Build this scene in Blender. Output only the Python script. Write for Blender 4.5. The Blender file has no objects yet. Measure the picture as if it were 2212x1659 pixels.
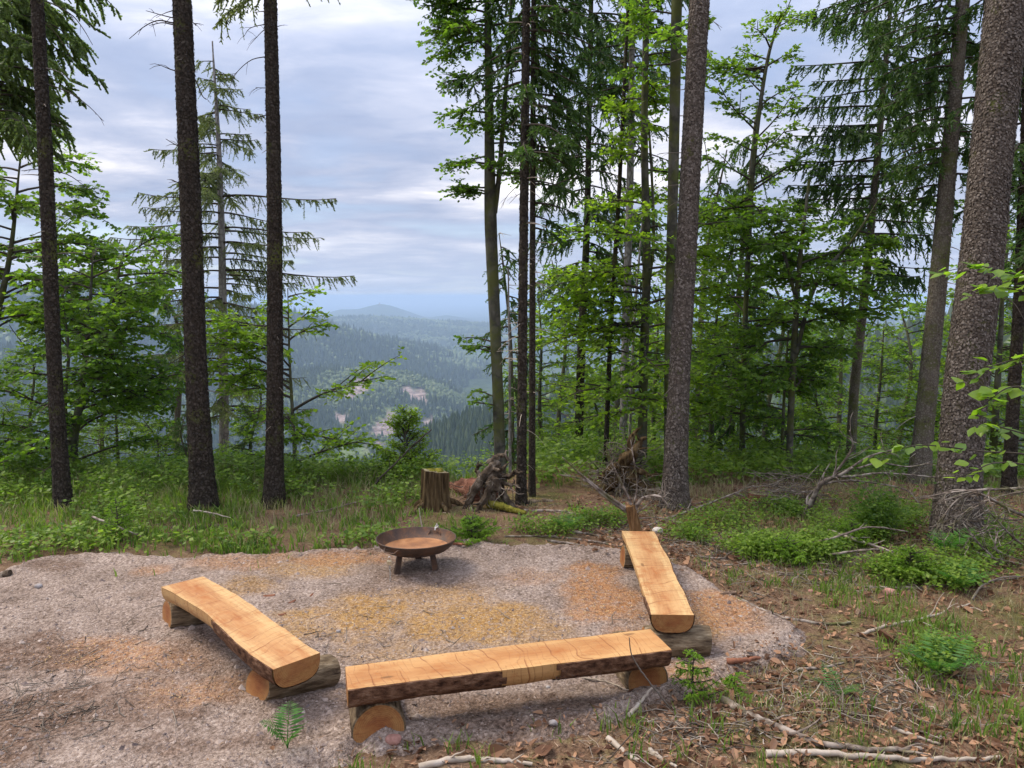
import bpy, math
import numpy as np
from mathutils import Vector

# ------------------------------------------------------------------ camera, world, sun, exposure
SC = bpy.context.scene
COL = SC.collection
CAM_H, PITCH, FPX, S = 2.3, math.radians(6.5), 769.0, 1024 / 2212
cam = bpy.data.cameras.new('camera')
cam.lens, cam.sensor_width, cam.clip_start, cam.clip_end = 36 * FPX / 1024, 36, 0.05, 80000
cam_o = bpy.data.objects.new('camera', cam)
cam_o.location = (0, 0, CAM_H)
cam_o.rotation_euler = (math.pi / 2 - PITCH, 0, 0)
COL.objects.link(cam_o)
SC.camera = cam_o

SKX, SKY = 1.7, 9.2
SUN_EL, SUN_AZ = math.radians(53), math.radians(-68)      # azimuth from +Y, clockwise
W = bpy.data.worlds.new('World')
SC.world = W
W.use_nodes = True
wt = W.node_tree
wt.nodes.clear()


def N(nt, kind, **kw):
    n = nt.nodes.new('ShaderNode' + kind)
    for k, v in kw.items():
        if k.startswith('i_'):
            n.inputs[k[2:].replace('_', ' ')].default_value = v
        else:
            setattr(n, k, v)
    return n


def lk(nt, a, b):
    nt.links.new(a, b)


def mth(nt, op, a, b=None, c=None):
    n = nt.nodes.new('ShaderNodeMath')
    n.operation = op
    for i, v in enumerate((a, b, c)):
        if v is None:
            continue
        if isinstance(v, (int, float)):
            n.inputs[i].default_value = v
        else:
            nt.links.new(v, n.inputs[i])
    return n.outputs[0]


def ramp(nt, fac, stops, interp='LINEAR'):
    n = nt.nodes.new('ShaderNodeValToRGB')
    n.color_ramp.interpolation = interp
    el = n.color_ramp.elements
    while len(el) < len(stops):
        el.new(0.5)
    for e, (p, c) in zip(el, stops):
        e.position = p
        e.color = (*c, 1) if len(c) == 3 else c
    nt.links.new(fac, n.inputs[0])
    return n.outputs[0]


def mixc(nt, fac, a, b, mode='MIX'):
    n = nt.nodes.new('ShaderNodeMix')
    n.data_type = 'RGBA'
    n.blend_type = mode
    for s, v in ((0, fac), (6, a), (7, b)):
        if isinstance(v, (int, float)):
            n.inputs[s].default_value = v
        elif isinstance(v, tuple):
            n.inputs[s].default_value = (*v, 1) if len(v) == 3 else v
        else:
            nt.links.new(v, n.inputs[s])
    return n.outputs[2]


def noise(nt, vec, scale, detail=4, rough=0.55, dist=0.0, lac=2.0):
    n = nt.nodes.new('ShaderNodeTexNoise')
    n.inputs['Scale'].default_value = scale
    n.inputs['Detail'].default_value = detail
    n.inputs['Roughness'].default_value = rough
    n.inputs['Distortion'].default_value = dist
    if vec is not None:
        nt.links.new(vec, n.inputs['Vector'])
    return n.outputs['Fac']


def mapping(nt, vec, scale=(1, 1, 1), loc=(0, 0, 0), rot=(0, 0, 0)):
    n = nt.nodes.new('ShaderNodeMapping')
    n.inputs['Scale'].default_value = scale
    n.inputs['Location'].default_value = loc
    n.inputs['Rotation'].default_value = rot
    nt.links.new(vec, n.inputs['Vector'])
    return n.outputs[0]


# sky: clear-sky texture behind a sheet of layered cloud
tc = N(wt, 'TexCoord')
sky = N(wt, 'TexSky', sky_type='NISHITA', sun_disc=False, sun_elevation=SUN_EL, sun_rotation=SUN_AZ, altitude=500)
sp = N(wt, 'SeparateXYZ')
lk(wt, tc.outputs['Generated'], sp.inputs[0])
zc = mth(wt, 'ADD', mth(wt, 'MAXIMUM', sp.outputs[2], 0.0), 0.10)
cb = N(wt, 'CombineXYZ')
lk(wt, mth(wt, 'DIVIDE', sp.outputs[0], zc), cb.inputs[0])
lk(wt, mth(wt, 'DIVIDE', sp.outputs[1], zc), cb.inputs[1])
cm = mapping(wt, cb.outputs[0], (0.50, 0.60, 1), (SKX, SKY, 0), (0, 0, 0.35))
big = noise(wt, cm, 1.0, 6, 0.52, 0.25)
fine = noise(wt, mapping(wt, cb.outputs[0], (1.1, 1.5, 1), (7.3, 2.2, 0), (0, 0, 0.15)), 2.6, 6, 0.6, 0.4)
mixn = mth(wt, 'ADD', mth(wt, 'MULTIPLY', big, 0.8), mth(wt, 'MULTIPLY', fine, 0.2))
cl = ramp(wt, mixn, [(0.36, (1.15, 1.42, 2.1)), (0.45, (1.5, 1.75, 2.4)), (0.52, (2.05, 2.22, 2.78)), (0.59, (3.1, 3.1, 3.4)), (0.68, (4.9, 4.8, 4.9))])
cover = ramp(wt, mth(wt, 'ADD', big, mth(wt, 'MULTIPLY', sp.outputs[2], 0.3)), [(0.30, (0.72,) * 3), (0.5, (1, 1, 1))])
hz = ramp(wt, sp.outputs[2], [(0.0, (1, 1, 1)), (0.15, (0, 0, 0))], 'EASE')
cl = mixc(wt, mth(wt, 'MULTIPLY', hz, 0.8), cl, (1.95, 2.3, 3.05))
s2 = mth(wt, 'POWER', mth(wt, 'MAXIMUM', sp.outputs[2], 0.0), 1.5)
grad = mth(wt, 'ADD', 1.0, mth(wt, 'MULTIPLY', s2, 2.0))      # an overcast sky is about three times brighter overhead
vm = N(wt, 'VectorMath', operation='SCALE')
lk(wt, mixc(wt, cover, sky.outputs[0], cl), vm.inputs[0])
lk(wt, grad, vm.inputs['Scale'])
bg = N(wt, 'Background')
bg.inputs['Strength'].default_value = 0.1
lk(wt, vm.outputs[0], bg.inputs['Color'])
wo = N(wt, 'OutputWorld')
lk(wt, bg.outputs[0], wo.inputs[0])

sun = bpy.data.lights.new('sun', 'SUN')
sun.energy, sun.angle, sun.color = 1.5, math.radians(22), (1.0, 0.89, 0.73)
sun_o = bpy.data.objects.new('sun', sun)
sd = Vector((math.sin(SUN_AZ) * math.cos(SUN_EL), math.cos(SUN_AZ) * math.cos(SUN_EL), math.sin(SUN_EL)))
sun_o.rotation_euler = (-sd).to_track_quat('-Z', 'Y').to_euler()
sun_o.location = sd * 30
COL.objects.link(sun_o)

SC.view_settings.view_transform = 'Standard'
SC.view_settings.look = 'None'
SC.view_settings.gamma = 1
SC.view_settings.use_curve_mapping = False
SC.view_settings.exposure = 1.5
SC.cycles.use_denoising = True
SC.cycles.adaptive_threshold = 0.02
SC.cycles.max_bounces = 10
SC.cycles.diffuse_bounces = 5
SC.cycles.volume_bounces = 0
SC.cycles.transmission_bounces = 8
SC.cycles.sample_clamp_indirect = 4

# ------------------------------------------------------------------ helpers
CP, SP = math.cos(PITCH), math.sin(PITCH)


def ray(px, py):
    x, y = (px * S - 512) / FPX, (384 - py * S) / FPX
    return np.array([x, CP + y * SP, -SP + y * CP])


def P(px, py, Y):                      # the point at depth Y (metres ahead) that the photograph shows at px, py
    v = ray(px, py)
    return np.array([0, 0, CAM_H]) + v * (Y / v[1])


def G(px, py, z=0.0):                  # the point at height z
    v = ray(px, py)
    return np.array([0, 0, CAM_H]) + v * ((z - CAM_H) / v[2])


def _h(ix, iy, s):
    n = (ix * 374761393 + iy * 668265263 + s * 1442695041) & 0xFFFFFFFF
    n = ((n ^ (n >> 13)) * 1274126177) & 0xFFFFFFFF
    return ((n ^ (n >> 16)) & 0xFFFF) / 65535.0


def vnoise(x, y, s=0):
    x, y = np.asarray(x, float), np.asarray(y, float)
    ix, iy = np.floor(x).astype(np.int64), np.floor(y).astype(np.int64)
    fx, fy = x - ix, y - iy
    fx, fy = fx * fx * (3 - 2 * fx), fy * fy * (3 - 2 * fy)
    a, b = _h(ix, iy, s), _h(ix + 1, iy, s)
    c, d = _h(ix, iy + 1, s), _h(ix + 1, iy + 1, s)
    return (a + (b - a) * fx) * (1 - fy) + (c + (d - c) * fx) * fy


def fbm(x, y, s=0, o=4):                # about -1..1
    v, a, t = 0, 1.0, 0
    for i in range(o):
        v = v + a * (vnoise(np.asarray(x) * 2 ** i, np.asarray(y) * 2 ** i, s + i * 17) * 2 - 1)
        t += a
        a *= 0.5
    return v / t


def unit(v):
    return v / np.maximum(np.linalg.norm(v, axis=-1, keepdims=True), 1e-9)


def sstep(a, b, x):
    t = np.clip((np.asarray(x, float) - a) / (b - a), 0, 1)
    return t * t * (3 - 2 * t)


def off(o):
    t = np.zeros(3)
    while o is not None:
        t += np.array(o.location)
        o = o.parent
    return t


class MB:
    """collects geometry; build() links it as one mesh object"""

    def __init__(s):
        s.V, s.F, s.n = [], [], 0

    def add(s, V, F, m=0, smooth=True):
        V = np.asarray(V, float).reshape(-1, 3)
        s.V.append(V)
        s.F.append((np.asarray(F, np.int64) + s.n, m, smooth))
        s.n += len(V)

    def build(s, name, mats, parent=None, attrs=None):
        me = bpy.data.meshes.new(name)
        V = np.concatenate(s.V) - off(parent)
        me.vertices.add(len(V))
        me.vertices.foreach_set('co', V.ravel().astype(np.float32))
        lv = np.concatenate([f.ravel() for f, _, _ in s.F])
        lt = np.concatenate([np.full(len(f), f.shape[1]) for f, _, _ in s.F])
        mi = np.concatenate([np.full(len(f), m) for f, m, _ in s.F])
        sm = np.concatenate([np.full(len(f), k) for f, _, k in s.F])
        me.loops.add(len(lv))
        me.loops.foreach_set('vertex_index', lv.astype(np.int32))
        me.polygons.add(len(lt))
        me.polygons.foreach_set('loop_start', (np.cumsum(lt) - lt).astype(np.int32))
        me.polygons.foreach_set('loop_total', lt.astype(np.int32))
        for m in (mats if isinstance(mats, (list, tuple)) else [mats]):
            me.materials.append(m)
        me.polygons.foreach_set('material_index', mi.astype(np.int32))
        me.polygons.foreach_set('use_smooth', sm.astype(bool))
        for k, v in (attrs or {}).items():
            a = me.attributes.new(k, 'FLOAT', 'POINT')
            a.data.foreach_set('value', np.asarray(v, np.float32).ravel())
        me.update(calc_edges=True)
        o = bpy.data.objects.new(name, me)
        COL.objects.link(o)
        if parent is not None:
            o.parent = parent
        return o


def tag(o, label=None, cat=None, group=None, kind=None):
    for k, v in (('label', label), ('category', cat), ('group', group), ('kind', kind)):
        if v:
            o[k] = v
    return o


def thing(name, label, cat, loc=(0, 0, 0), group=None):
    o = bpy.data.objects.new(name, None)
    o.empty_display_size = 0.1
    o.location = [float(c) for c in loc]
    COL.objects.link(o)
    return tag(o, label, cat, group)


def copy_tree(o, parent=None):
    c = o.copy()
    COL.objects.link(c)
    c.parent = parent
    for ch in o.children:
        copy_tree(ch, c)
    return c


def catmull(pts, n):
    p = np.asarray(pts, float)
    if len(p) == 2:
        return p[0] + (p[1] - p[0]) * np.linspace(0, 1, n)[:, None]
    q = np.vstack([2 * p[0] - p[1], p, 2 * p[-1] - p[-2]])
    u = np.linspace(0, len(p) - 1, n)
    i = np.minimum(u.astype(int), len(p) - 2)
    t = (u - i)[:, None]
    a, b, c, d = q[i], q[i + 1], q[i + 2], q[i + 3]
    return 0.5 * (2 * b + (c - a) * t + (2 * a - 5 * b + 4 * c - d) * t * t + (3 * b - a - 3 * c + d) * t ** 3)


def tube(mb, path, R, seg=8, m=0, cap=True, lump=None, capm=None):
    path = np.asarray(path, float)
    n = len(path)
    R = np.broadcast_to(np.asarray(R, float), (n,))
    T = unit(np.gradient(path, axis=0))
    mean = unit(path[-1] - path[0] + 1e-6)
    ref = np.array([1.0, 0, 0]) if abs(mean[0]) < 0.8 else np.array([0, 0, 1.0])
    u = unit(np.cross(T, ref))
    v = np.cross(T, u)
    a = np.linspace(0, 2 * np.pi, seg, endpoint=False)
    rr = R[:, None] * (lump if lump is not None else np.ones((n, seg)))
    V = path[:, None] + rr[..., None] * (np.cos(a)[None, :, None] * u[:, None] + np.sin(a)[None, :, None] * v[:, None])
    i, j = np.meshgrid(np.arange(n - 1), np.arange(seg), indexing='ij')
    k = (j + 1) % seg
    F = np.stack([i * seg + j, i * seg + k, (i + 1) * seg + k, (i + 1) * seg + j], -1).reshape(-1, 4)
    mb.add(V, F, m)
    if cap:
        cm_ = m if capm is None else capm
        for e in (0, n - 1):
            ring = V[e]
            c = ring.mean(0)
            idx = np.arange(seg)
            f = np.stack([idx, (idx + 1) % seg, np.full(seg, seg)], -1)
            mb.add(np.vstack([ring, c]), f if e else f[:, ::-1], cm_, False)


def lumps(n, seg, amp, s, fx=1.0, fy=1.0):
    i = np.arange(n)[:, None] * fx
    a = np.linspace(0, 2 * np.pi, seg, endpoint=False)
    return 1 + amp * fbm(np.cos(a)[None] * fy * 2 + i * 0.37, np.sin(a)[None] * fy * 2 + i, s, 3)


def quads(mb, p, d, w, l, wd, taper=0.5, m=0):
    """tapered strips from p along d (N,3), side vector w"""
    l, wd = np.asarray(l)[:, None], np.asarray(wd)[:, None]
    V = np.stack([p - w * wd * .5, p + w * wd * .5, p + d * l + w * wd * .5 * taper, p + d * l - w * wd * .5 * taper], 1)
    mb.add(V, np.arange(4 * len(p)).reshape(-1, 4), m, False)


def leaves(mb, p, d, nrm, l, w, m=0):
    s = unit(np.cross(nrm, d))
    l, w = np.asarray(l)[:, None], np.asarray(w)[:, None]
    V = np.stack([p, p + d * l * .45 + s * w * .5, p + d * l, p + d * l * .45 - s * w * .5], 1)
    mb.add(V, np.arange(4 * len(p)).reshape(-1, 4), m, False)


# ------------------------------------------------------------------ materials
MATS = {}


def newmat(name):
    m = bpy.data.materials.new(name)
    m.use_nodes = True
    nt = m.node_tree
    b = nt.nodes['Principled BSDF']
    MATS[name] = m
    return m, nt, b, nt.nodes['Material Output']


def bump(nt, b, h, strength, dist):
    n = N(nt, 'Bump')
    n.inputs['Strength'].default_value = strength
    n.inputs['Distance'].default_value = dist
    lk(nt, h, n.inputs['Height'])
    lk(nt, n.outputs[0], b.inputs['Normal'])


def ocoord(nt):
    return N(nt, 'TexCoord').outputs['Object']


def leafmat(name, a, b_, trans=0.45, tcol=None, clump=0.9, rough=0.5, spec=0.25, rnd='island'):
    m, nt, b, out = newmat(name)
    if rnd == 'island':
        r = N(nt, 'NewGeometry').outputs['Random Per Island']
    else:
        r = N(nt, 'ObjectInfo').outputs['Random']
    nz = noise(nt, ocoord(nt), clump, 2, 0.5)
    f = mth(nt, 'ADD', mth(nt, 'MULTIPLY', r, 0.65), mth(nt, 'MULTIPLY', mth(nt, 'SUBTRACT', nz, 0.3), 0.9))
    col = ramp(nt, f, [(0.1, a), (0.9, b_)])
    lk(nt, col, b.inputs['Base Color'])
    b.inputs['Roughness'].default_value = rough
    b.inputs['Specular IOR Level'].default_value = spec
    tr = N(nt, 'BsdfTranslucent')
    lk(nt, mixc(nt, 1.0, col, tcol or (2.0, 2.3, 1.0), 'MULTIPLY'), tr.inputs[0])
    mx = N(nt, 'MixShader')
    mx.inputs[0].default_value = trans
    lk(nt, b.outputs[0], mx.inputs[1])
    lk(nt, tr.outputs[0], mx.inputs[2])
    lk(nt, mx.outputs[0], out.inputs[0])
    return m


def barkmat(name, dark, mid, light, sx=14, sz=5, moss=0.0, bstr=0.8):
    m, nt, b, out = newmat(name)
    oc = ocoord(nt)
    v = N(nt, 'TexVoronoi', feature='DISTANCE_TO_EDGE')
    v.inputs['Scale'].default_value = 1
    wob = N(nt, 'VectorMath', operation='ADD')
    lk(nt, mapping(nt, oc, (sx, sx, sz)), wob.inputs[0])
    n2 = nt.nodes.new('ShaderNodeTexNoise')
    n2.inputs['Scale'].default_value = 9
    lk(nt, oc, n2.inputs['Vector'])
    lk(nt, n2.outputs['Color'], wob.inputs[1])
    lk(nt, wob.outputs[0], v.inputs['Vector'])
    nz = noise(nt, mapping(nt, oc, (1, 1, 0.4)), 26, 5, 0.65)
    h = mth(nt, 'ADD', mth(nt, 'MULTIPLY', mth(nt, 'MINIMUM', v.outputs['Distance'], 0.22), 2.2), mth(nt, 'MULTIPLY', nz, 0.6))
    col = ramp(nt, h, [(0.18, dark), (0.5, mid), (0.85, light)])
    patch = noise(nt, oc, 1.7, 3, 0.6)
    col = mixc(nt, ramp(nt, patch, [(0.45, (0, 0, 0)), (0.7, (0.5,) * 3)]), col, tuple(c * 1.5 for c in mid))
    if moss:
        mo = ramp(nt, noise(nt, oc, 3.2, 4, 0.6), [(0.55 - moss * .2, (0, 0, 0)), (0.68 - moss * .2, (0.8,) * 3)])
        col = mixc(nt, mo, col, (0.085, 0.095, 0.022))
    lk(nt, col, b.inputs['Base Color'])
    b.inputs['Roughness'].default_value = 0.9
    b.inputs['Specular IOR Level'].default_value = 0.15
    bump(nt, b, h, bstr, 0.015)
    return m


def woodmat(name, heart, sap, w=0.14, seed=0.0, end=False):
    """sawn log: x runs along the log, pith near the x axis"""
    m, nt, b, out = newmat(name)
    oc = mapping(nt, ocoord(nt), (1, 1, 1), (seed, 0, 0))
    s = N(nt, 'SeparateXYZ')
    lk(nt, oc, s.inputs[0])
    wob = noise(nt, mapping(nt, oc, (1.8, 5, 5)), 1.7, 3, 0.55)
    rad = mth(nt, 'SQRT', mth(nt, 'ADD', mth(nt, 'POWER', mth(nt, 'ABSOLUTE', s.outputs[1]), 2.0), mth(nt, 'POWER', mth(nt, 'ABSOLUTE', s.outputs[2]), 2.0)))
    rw = mth(nt, 'ADD', rad, mth(nt, 'MULTIPLY', mth(nt, 'SUBTRACT', wob, 0.5), 0.03 if end else 0.10))
    rings = mth(nt, 'MULTIPLY', mth(nt, 'ADD', mth(nt, 'SINE', mth(nt, 'MULTIPLY', rw, 620.0 if end else 420.0)), 1), 0.5)
    dark = tuple(c * k for c, k in zip(heart, (0.62, 0.48, 0.36)))
    base = ramp(nt, mth(nt, 'DIVIDE', rw, w), [(0.0, heart), (0.6, tuple(0.6 * x + 0.4 * y for x, y in zip(heart, sap))), (0.74, sap), (1.0, tuple(c * 1.04 for c in sap))])
    fib = noise(nt, mapping(nt, oc, (2.5, 60, 60)), 1.0, 4, 0.65)
    blot = noise(nt, mapping(nt, oc, (4.0, 7, 7)), 1.5, 6, 0.7, 0.8)
    cloud = noise(nt, mapping(nt, oc, (1.6, 3, 3)), 1.3, 3, 0.6)
    amt = mth(nt, 'ADD', mth(nt, 'MULTIPLY', rings, 0.34 if end else 0.13), mth(nt, 'MULTIPLY', ramp(nt, fib, [(0.38, (0, 0, 0)), (0.72, (1, 1, 1))]), 0.5))
    col = mixc(nt, amt, base, dark)
    col = mixc(nt, ramp(nt, blot, [(0.5, (0, 0, 0)), (0.62, (0.55,) * 3), (0.75, (0.8,) * 3)]), col, tuple(c * k for c, k in zip(heart, (0.82, 0.6, 0.42))))
    col = mixc(nt, ramp(nt, cloud, [(0.42, (0, 0, 0)), (0.62, (0.5,) * 3)]), col, tuple(min(1, c * 1.12) for c in sap))
    h = mth(nt, 'MULTIPLY', fib, 0.5)
    if not end:
        # chainsaw passes across the plank, askew and unevenly spaced
        xx = mth(nt, 'ADD', s.outputs[0], mth(nt, 'ADD', mth(nt, 'MULTIPLY', s.outputs[1], 0.16), mth(nt, 'MULTIPLY', noise(nt, mapping(nt, oc, (2.2, 1.2, 1)), 2.0, 2), 0.22)))
        for fq, th, k in ((6.0, 0.05, 1.0), (21.0, 0.1, 0.55)):
            fr_ = mth(nt, 'FRACT', mth(nt, 'MULTIPLY', xx, fq))
            ln = ramp(nt, fr_, [(0.0, (1, 1, 1)), (th, (0.1,) * 3), (th * 2.2, (0, 0, 0)), (1.0, (0, 0, 0))])
            ln = mth(nt, 'MULTIPLY', ln, ramp(nt, noise(nt, mapping(nt, oc, (1, 2.5, 1), (fq, 0, 0)), 4, 2), [(0.36, (0, 0, 0)), (0.5, (1, 1, 1))]))
            col = mixc(nt, mth(nt, 'MULTIPLY', ln, k), col, tuple(c * q for c, q in zip(heart, (0.5, 0.36, 0.28))))
            h = mth(nt, 'SUBTRACT', h, mth(nt, 'MULTIPLY', ln, 0.7))
        kn = N(nt, 'TexVoronoi')
        kn.inputs['Scale'].default_value = 1.0
        lk(nt, mapping(nt, oc, (2.6, 7, 0.01), (seed * 3, 0.4, 0)), kn.inputs['Vector'])
        col = mixc(nt, ramp(nt, kn.outputs['Distance'], [(0.0, (0.85,) * 3), (0.07, (0.6,) * 3), (0.11, (0, 0, 0))]), col, tuple(c * 0.35 for c in heart))
    else:
        an = mth(nt, 'ARCTAN2', s.outputs[2], s.outputs[1])
        cv = N(nt, 'CombineXYZ')
        lk(nt, mth(nt, 'MULTIPLY', an, 2.2), cv.inputs[0])
        lk(nt, mth(nt, 'MULTIPLY', rad, 2.0), cv.inputs[1])
        cr = ramp(nt, noise(nt, cv.outputs[0], 3.5, 4, 0.7), [(0.62, (0, 0, 0)), (0.7, (0.7,) * 3)])
        col = mixc(nt, cr, col, tuple(c * 0.3 for c in heart))
        sc_ = noise(nt, mapping(nt, oc, (1, 14, 90), (0, 0, 0), (0.5, 0, 0)), 1.0, 3, 0.6)
        col = mixc(nt, ramp(nt, sc_, [(0.5, (0, 0, 0)), (0.7, (0.4,) * 3)]), col, dark)
        h = mth(nt, 'ADD', h, mth(nt, 'MULTIPLY', sc_, 0.6))
    dirt = noise(nt, oc, 60, 4, 0.75)
    dm = mth(nt, 'MULTIPLY', ramp(nt, dirt, [(0.58, (0, 0, 0)), (0.7, (0.7,) * 3)]), ramp(nt, noise(nt, oc, 3.2, 3), [(0.42, (0.05,) * 3), (0.62, (1, 1, 1))]))
    col = mixc(nt, dm, col, (0.10, 0.055, 0.03))
    lk(nt, col, b.inputs['Base Color'])
    lk(nt, ramp(nt, blot, [(0.3, (0.55,) * 3), (0.7, (0.8,) * 3)]), b.inputs['Roughness'])
    b.inputs['Specular IOR Level'].default_value = 0.3
    bump(nt, b, h, 0.6, 0.005)
    return m


def plainmat(name, stops, scale=8, rough=0.8, spec=0.2, bstr=0.3, bd=0.005, stretch=(1, 1, 1), island=False):
    m, nt, b, out = newmat(name)
    oc = ocoord(nt)
    f = noise(nt, mapping(nt, oc, stretch), scale, 5, 0.62)
    g = f
    if island:
        g = mth(nt, 'ADD', mth(nt, 'MULTIPLY', N(nt, 'NewGeometry').outputs['Random Per Island'], 0.75), mth(nt, 'MULTIPLY', f, 0.25))
    lk(nt, ramp(nt, g, stops), b.inputs['Base Color'])
    b.inputs['Roughness'].default_value = rough
    b.inputs['Specular IOR Level'].default_value = spec
    bump(nt, b, f, bstr, bd)
    return m


BARK_DARK = barkmat('bark_spruce_dark', (0.012, 0.009, 0.006), (0.03, 0.023, 0.017), (0.06, 0.049, 0.038), 34, 26, 0.05)
BARK_BIG = barkmat('bark_spruce_scaly', (0.022, 0.016, 0.012), (0.07, 0.054, 0.043), (0.13, 0.107, 0.088), 40, 32, 0.05)
BARK_GREY = barkmat('bark_spruce_grey', (0.055, 0.044, 0.033), (0.115, 0.098, 0.074), (0.17, 0.15, 0.12), 40, 30, 0.3, 0.5)
BARK_BEECH = barkmat('bark_beech', (0.03, 0.03, 0.024), (0.065, 0.062, 0.048), (0.11, 0.105, 0.085), 5, 3, 0.45, 0.25)
BARK_PALE = barkmat('bark_pale', (0.08, 0.07, 0.065), (0.19, 0.175, 0.16), (0.3, 0.28, 0.26), 16, 8, 0.0, 0.6)
FLAKE = plainmat('bark_flakes', [(0.1, (0.058, 0.046, 0.037)), (0.6, (0.118, 0.096, 0.079)), (0.9, (0.2, 0.17, 0.145)), (1.0, (0.3, 0.27, 0.235))], 30, 0.9, 0.1, 0.4, 0.003, island=True)
FLAKE_D = plainmat('bark_flakes_dark', [(0.1, (0.014, 0.011, 0.008)), (0.6, (0.036, 0.028, 0.022)), (0.97, (0.08, 0.066, 0.053))], 30, 0.9, 0.1, 0.4, 0.003, island=True)
TWIG = plainmat('dead_twig', [(0.2, (0.07, 0.055, 0.042)), (0.8, (0.22, 0.185, 0.15))], 14, 0.9, 0.1, 0.5, 0.004, island=True)
TWIG_PALE = plainmat('barkless_twig', [(0.2, (0.2, 0.16, 0.12)), (0.5, (0.36, 0.3, 0.24)), (0.85, (0.52, 0.46, 0.4))], 9, 0.85, 0.15, 0.5, 0.004, (1, 1, 1))
STICK = barkmat('stick_bark', (0.05, 0.038, 0.03), (0.16, 0.125, 0.1), (0.34, 0.29, 0.245), 9, 9, 0.15, 0.6)
STICK_RED = plainmat('red_bark_chip', [(0.2, (0.10, 0.04, 0.025)), (0.8, (0.30, 0.13, 0.075))], 20, 0.85, 0.15, 0.5, 0.004)
LIMB = plainmat('limb_bark', [(0.2, (0.035, 0.028, 0.022)), (0.8, (0.09, 0.075, 0.06))], 9, 0.9, 0.1, 0.5, 0.004)

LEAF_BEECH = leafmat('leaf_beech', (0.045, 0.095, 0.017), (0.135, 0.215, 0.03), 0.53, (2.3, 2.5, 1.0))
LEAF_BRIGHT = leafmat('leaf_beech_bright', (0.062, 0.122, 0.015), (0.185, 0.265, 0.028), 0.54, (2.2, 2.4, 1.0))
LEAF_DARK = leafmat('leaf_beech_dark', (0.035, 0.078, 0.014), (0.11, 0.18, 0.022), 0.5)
LEAF_MAPLE = leafmat('leaf_maple', (0.05, 0.10, 0.016), (0.15, 0.225, 0.03), 0.54, (2.2, 2.4, 1.0))
LEAF_BIRCH = leafmat('leaf_birch', (0.075, 0.11, 0.035), (0.18, 0.235, 0.075), 0.5, (1.6, 1.8, 1.1))
LEAF_HAZEL = leafmat('leaf_hazel', (0.07, 0.14, 0.016), (0.22, 0.32, 0.03), 0.5, None, 0.9, 0.35, 0.5, 'object')
NEEDLE = leafmat('needle_spruce', (0.025, 0.058, 0.015), (0.09, 0.15, 0.03), 0.4, (1.5, 1.8, 1.0))
NEEDLE_L = leafmat('needle_larch', (0.075, 0.10, 0.032), (0.185, 0.215, 0.075), 0.35, (1.5, 1.7, 1.0))
NEEDLE_Y = leafmat('needle_young', (0.08, 0.16, 0.016), (0.24, 0.36, 0.04), 0.42, (1.7, 2.0, 1.0), 3)
GRASS = leafmat('grass_blade', (0.055, 0.115, 0.016), (0.19, 0.26, 0.055), 0.4, (1.7, 1.9, 1.0), 1.4)
STRAW = leafmat('straw_blade', (0.17, 0.155, 0.075), (0.38, 0.34, 0.19), 0.3, (1.3, 1.3, 1.0), 1.4)
HERB = leafmat('herb_leaf', (0.055, 0.115, 0.014), (0.2, 0.28, 0.04), 0.4, (1.7, 2.0, 1.0), 2.2)
FERN = leafmat('fern_frond', (0.035, 0.11, 0.02), (0.11, 0.23, 0.05), 0.4, (1.7, 2.0, 1.0), 3)
LITTER = leafmat('dry_leaf', (0.07, 0.03, 0.017), (0.42, 0.245, 0.145), 0.15, (1.2, 1.1, 1.0), 3, 0.75, 0.15)
FAR_CON = leafmat('far_conifer', (0.035, 0.06, 0.026), (0.09, 0.12, 0.046), 0.2, (1.3, 1.4, 1.0), 0.004)
FAR_DEC = leafmat('far_broadleaf', (0.075, 0.115, 0.033), (0.15, 0.19, 0.06), 0.2, (1.3, 1.4, 1.0), 0.004)
CRUMB = plainmat('litter_crumbs', [(0.05, (0.035, 0.02, 0.013)), (0.4, (0.12, 0.068, 0.042)), (0.75, (0.26, 0.165, 0.105)), (0.98, (0.44, 0.34, 0.25))], 30, 0.9, 0.1, 0.2, 0.002, island=True)
STONE_M = plainmat('gravel_stone', [(0.1, (0.13, 0.1, 0.095)), (0.45, (0.25, 0.185, 0.15)), (0.8, (0.345, 0.27, 0.225)), (0.98, (0.52, 0.44, 0.385))], 30, 0.85, 0.25, 0.4, 0.003, island=True)
CHIP = plainmat('sawdust_chip', [(0.1, (0.25, 0.13, 0.055)), (0.5, (0.40, 0.25, 0.11)), (0.9, (0.52, 0.37, 0.19))], 30, 0.8, 0.2, 0.2, 0.002, island=True)
BENCH_A = woodmat('sawn_wood_a', (0.37, 0.165, 0.055), (0.47, 0.275, 0.11), 0.15, 0.0)
BENCH_B = woodmat('sawn_wood_b', (0.37, 0.158, 0.055), (0.50, 0.32, 0.14), 0.135, 3.7)
BENCH_C = woodmat('sawn_wood_c', (0.39, 0.175, 0.065), (0.52, 0.345, 0.155), 0.135, 7.9)
END_WOOD = woodmat('end_grain', (0.25, 0.085, 0.028), (0.34, 0.175, 0.06), 0.115, 0.0, True)
BARK_SLAB = plainmat('bench_bark', [(0.32, (0.03, 0.014, 0.009)), (0.48, (0.11, 0.055, 0.032)), (0.6, (0.18, 0.10, 0.062)), (0.75, (0.27, 0.18, 0.125))], 22, 0.95, 0.1, 1.0, 0.02, (0.7, 1.3, 1.3))
BARK_LOG = plainmat('log_bark', [(0.32, (0.035, 0.022, 0.014)), (0.46, (0.12, 0.085, 0.052)), (0.58, (0.2, 0.15, 0.095)), (0.72, (0.34, 0.27, 0.18))], 20, 0.95, 0.1, 1.0, 0.02, (0.35, 1.6, 1.6))


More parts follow.
